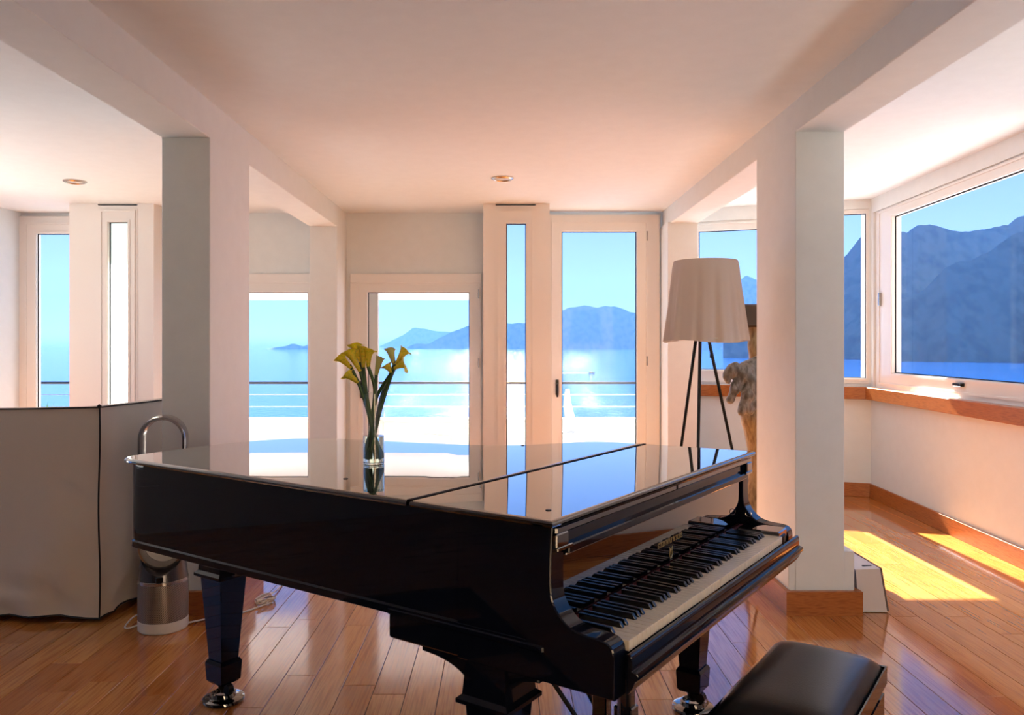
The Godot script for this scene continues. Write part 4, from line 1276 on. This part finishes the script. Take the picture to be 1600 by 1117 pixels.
# ------------------------------------------------------------------ tower fan
func build_fan() -> void:
	var o := thing("tower_fan", "silver loop tower fan with perforated base behind the piano's tail", "fan", Vector3(-1.705, 0, -4.03), 0.25)
	var m := MB.new()
	m.lathe([Vector2(0, 0), Vector2(0.112, 0), Vector2(0.118, 0.006), Vector2(0.118, 0.050), Vector2(0.114, 0.054), Vector2(0, 0.054)], 48)
	part("base", m, M.plastic_white, o, 40.0)
	m = MB.new()
	m.lathe([Vector2(0.116, 0.054), Vector2(0.118, 0.058), Vector2(0.118, 0.232), Vector2(0.116, 0.236)], 64)
	part("filter", m, M.perforated, o, 40.0)
	m = MB.new()
	m.lathe([Vector2(0.116, 0.236), Vector2(0.119, 0.238), Vector2(0.119, 0.252), Vector2(0.116, 0.254)], 64)
	part("filter_ring", m, M.loop_metal, o, 40.0)
	# collar with a saddle cut for the loop
	m = MB.new()
	var na := 64
	var row := func(a: float, s: float) -> Vector3:
		var saddle := 0.36 - 0.075 * pow(absf(sin(a)), 2.2)
		var y := lerpf(0.254, saddle, s)
		var r := lerpf(0.117, 0.103, (y - 0.254) / 0.106)
		return Vector3(cos(a) * r, y, sin(a) * r)
	for i in na:
		for k in 8:
			var a0 := TAU * i / na; var a1 := TAU * (i + 1) / na
			m.quad(row.call(a0, k / 8.0), row.call(a1, k / 8.0), row.call(a1, (k + 1) / 8.0), row.call(a0, (k + 1) / 8.0), Vector3(cos(a0), 0.1, sin(a0)))
		m.tri(row.call(TAU * i / na, 1.0), row.call(TAU * (i + 1) / na, 1.0), Vector3(0, 0.31, 0), Vector3.UP)
	part("collar", m, M.collar_metal, o, 40.0)
	m = MB.new()
	m.bbox(Vector3(0, 0.268, 0.113), Vector3(0.034, 0.030, 0.012), 0.004)
	part("display", m, M.display_black, o)
	# loop: a tall stadium ring, deep in plan
	var path := []
	var r := 0.098
	for i in 17: path.append(Vector3(cos(PI * i / 16.0) * r, 0.945 + sin(PI * i / 16.0) * r, 0))
	for i in range(1, 10): path.append(Vector3(-r, lerpf(0.945, 0.415, i / 10.0), 0))
	for i in 17: path.append(Vector3(-cos(PI * i / 16.0) * r, 0.415 - sin(PI * i / 16.0) * r, 0))
	for i in range(1, 10): path.append(Vector3(r, lerpf(0.415, 0.945, i / 10.0), 0))
	m = MB.new()
	var sec := [Vector2(0.0, 0.062), Vector2(0.010, 0.058), Vector2(0.015, 0.03), Vector2(0.015, -0.045), Vector2(0.008, -0.056), Vector2(-0.004, -0.058), Vector2(-0.010, -0.045), Vector2(-0.006, 0.04)]
	var rows := []
	for i in path.size():
		var t: Vector3 = (path[(i + 1) % path.size()] - path[(i - 1 + path.size()) % path.size()]).normalized()
		var nrm := Vector3(t.y, -t.x, 0)
		var rw := []
		for s in sec: rw.append(path[i] + nrm * s.x + Vector3(0, 0, s.y))
		rows.append(rw)
	for i in rows.size():
		var j := (i + 1) % rows.size()
		for k in sec.size():
			var l := (k + 1) % sec.size()
			var mid: Vector3 = (rows[i][k] + rows[i][l] + rows[j][k] + rows[j][l]) / 4.0 - (path[i] + path[j]) / 2.0
			m.quad(rows[i][k], rows[i][l], rows[j][l], rows[j][k], mid)
	part("loop", m, M.loop_metal, o, 50.0)
	m = MB.new()
	m.lathe([Vector2(0, -0.006), Vector2(0.088, -0.006), Vector2(0.088, 0.006), Vector2(0, 0.006)], 40)
	var pl := part("back_plate", m, M.plastic_white, o)
	pl.position = Vector3(0, 0.415, -0.02)
	pl.rotation.x = PI / 2.0

# ------------------------------------------------------------------ carved statue
func build_statue() -> void:
	var o := thing("carved_statue", "carved driftwood sculpture with a climbing animal behind the column", "sculpture", Vector3(1.78, 0, -5.6))
	# upright driftwood with a hole near the top
	var bones := [
		[Vector3(-0.03, 0.02, 0), Vector3(-0.01, 0.55, 0), 0.15, 0.075], [Vector3(-0.01, 0.55, 0), Vector3(-0.055, 0.90, 0), 0.07, 0.085],
		[Vector3(0.10, 0.02, 0.02), Vector3(0.14, 0.9, 0), 0.12, 0.09], [Vector3(-0.05, 0.90, 0), Vector3(-0.01, 1.10, -0.02), 0.085, 0.06], [Vector3(0.14, 0.9, 0), Vector3(0.22, 1.35, 0), 0.10, 0.10],
		[Vector3(-0.02, 1.10, -0.02), Vector3(-0.045, 1.40, -0.02), 0.06, 0.045], [Vector3(-0.045, 1.40, -0.02), Vector3(-0.04, 1.60, -0.02), 0.03, 0.06], [Vector3(0.22, 1.35, 0), Vector3(0.20, 1.60, 0), 0.10, 0.085],
		[Vector3(0.10, 0.50, 0.0), Vector3(0.34, 0.75, 0), 0.07, 0.08], [Vector3(0.34, 0.75, 0), Vector3(0.33, 1.2, 0), 0.08, 0.06],
	]
	var f := func(p: Vector3) -> float:
		var d := 1e3
		for b in bones: d = smin(d, cap(p, b[0], b[1], b[2], b[3]), 0.05)
		d = maxf(d, p.y - 1.685)
		d = maxf(d, -p.y)
		return d + 0.006 * sin(p.y * 9.0 + p.x * 40.0) 
	var m := sdf_mesh(Vector3(-0.24, -0.03, -0.20), Vector3(0.48, 1.72, 0.20), 0.021, f)
	part("trunk", m, M.carved_wood, o, 60.0)
	var bn := [
		[Vector3(-0.02, 1.25, 0.14), Vector3(-0.13, 1.215, 0.18), 0.085, 0.075],   # back to shoulders
		[Vector3(-0.13, 1.215, 0.18), Vector3(-0.205, 1.235, 0.19), 0.06, 0.042],   # neck
		[Vector3(-0.205, 1.245, 0.19), Vector3(-0.245, 1.20, 0.19), 0.045, 0.034],  # head
		[Vector3(-0.245, 1.21, 0.19), Vector3(-0.245, 1.165, 0.20), 0.03, 0.018],   # muzzle
		[Vector3(-0.16, 1.19, 0.20), Vector3(-0.205, 1.11, 0.22), 0.042, 0.032], [Vector3(-0.205, 1.11, 0.22), Vector3(-0.235, 1.04, 0.22), 0.03, 0.027],
		[Vector3(-0.09, 1.16, 0.22), Vector3(-0.13, 1.06, 0.24), 0.052, 0.04], [Vector3(-0.13, 1.06, 0.24), Vector3(-0.165, 0.965, 0.245), 0.036, 0.032],
		[Vector3(0.0, 1.19, 0.20), Vector3(-0.03, 1.09, 0.22), 0.06, 0.045], [Vector3(-0.03, 1.09, 0.22), Vector3(-0.11, 0.965, 0.23), 0.04, 0.028],
		[Vector3(-0.19, 1.28, 0.20), Vector3(-0.175, 1.25, 0.225), 0.018, 0.014],
	]
	var g := func(p: Vector3) -> float:
		var d := 1e3
		for b in bn: d = smin(d, cap(p, b[0], b[1], b[2], b[3]), 0.013)
		return d + 0.002 * sin(p.y * 60.0 + p.x * 30.0)
	m = sdf_mesh(Vector3(-0.31, 0.91, 0.03), Vector3(0.10, 1.37, 0.32), 0.0115, g)
	part("animal", m, M.carved_animal, o, 60.0).position = Vector3(-0.045, 0, 0)
	m = MB.new()
	m.bbox(Vector3(0.09, 0.99, 0.09), Vector3(0.16, 0.09, 0.10), 0.02)
	part("ledge", m, M.dark_wood, o)
	m = MB.new()
	m.bbox(Vector3(0.065, 1.607, 0), Vector3(0.44, 0.158, 0.18), 0.012)
	part("top_block", m, M.dark_wood, o)

# ------------------------------------------------------------------ small things
func build_small_things() -> void:
	# white sloping box on the floor beside the column
	var o := thing("white_case", "white tapering case on the floor beside the column", "case", Vector3(1.92, 0, -4.44))
	var hull := [[Vector3(-0.055, 0.004, 0.19), Vector3(0.093, 0.004, 0.19), Vector3(0.056, 0.232, 0.19), Vector3(-0.075, 0.226, 0.19)], [Vector3(-0.055, 0.004, -0.19), Vector3(0.093, 0.004, -0.19), Vector3(0.056, 0.232, -0.19), Vector3(-0.075, 0.226, -0.19)]]
	var m := MB.new()
	m.quad(hull[0][0], hull[0][1], hull[0][2], hull[0][3], Vector3.BACK)
	m.quad(hull[1][0], hull[1][1], hull[1][2], hull[1][3], Vector3.FORWARD)
	for k in 4:
		var l := (k + 1) % 4
		var mid: Vector3 = (hull[0][k] + hull[0][l]) / 2.0 - Vector3(0, 0.11, 0.19)
		m.quad(hull[0][k], hull[0][l], hull[1][l], hull[1][k], mid)
	part("body", m, M.box_paper, o)
	m = MB.new()
	for z in [0.186]:
		m.tube([hull[0][1] + Vector3(0.003, 0.006, 0), hull[0][2] + Vector3(0.003, 0.0, 0), hull[1][2] + Vector3(0.003, 0, 0)], 0.005, 6)
	part("edge_trim", m, M.box_edge, o)
	m = MB.new()
	m.bbox(Vector3(0.01, 0.231, 0.13), Vector3(0.05, 0.006, 0.012), 0.002)
	part("grip", m, M.lamp_black, o)
	# power cord of the fan: along the floor to a coil
	m = MB.new()
	var pts := [Vector3(-1.60, 0.012, -4.06), Vector3(-1.52, 0.006, -4.14), Vector3(-1.42, 0.006, -4.18), Vector3(-1.36, 0.006, -4.26)]
	for i in 34:
		var a := i * 0.62 + 0.4
		pts.append(Vector3(-1.315 + cos(a) * (0.045 + 0.012 * sin(i * 1.7)), 0.006 + 0.0008 * i, -4.42 + sin(a) * (0.06 + 0.015 * cos(i * 2.3))))
	pts.append_array([Vector3(-1.30, 0.010, -4.62), Vector3(-1.34, 0.006, -4.86), Vector3(-1.50, 0.006, -5.00), Vector3(-1.62, 0.05, -5.0)])
	m.tube(smooth_path(pts, 4), 0.0042, 6)
	o = part("power_cord", m, M.cord_white, null, 60.0)
	tag(o, "thin white power cord coiled on the floor behind the piano's tail leg", "cord")
	m = MB.new()
	m.tube(smooth_path([Vector3(-1.80, 0.02, -4.05), Vector3(-1.86, 0.008, -4.00), Vector3(-1.895, 0.006, -4.03), Vector3(-1.88, 0.03, -4.12), Vector3(-1.80, 0.03, -4.14)], 6), 0.004, 6)
	o = part("power_cord", m, M.cord_white, null, 60.0)
	tag(o, "short white loop of cord sticking out beside the fan's base", "cord")
	# recessed ceiling lights, switched off
	for c in [["recessed ceiling light before the slot window", Vector3(-0.02, CEIL, -6.21)], ["recessed ceiling light over the covered sofa's side of the room", Vector3(-3.37, CEIL, -6.33)]]:
		o = thing("ceiling_light", c[0], "light", c[1], 0.0, "recessed ceiling lights")
		m = MB.new()
		m.lathe([Vector2(0.062, -0.001), Vector2(0.062, -0.010), Vector2(0.070, -0.016), Vector2(0.086, -0.006), Vector2(0.086, 0.0)], 40)
		part("rim", m, M.steel, o, 50.0)
		m = MB.new()
		m.lathe([Vector2(0, -0.008), Vector2(0.062, -0.006)], 40)
		part("lens", m, M.plastic_white, o, 50.0)
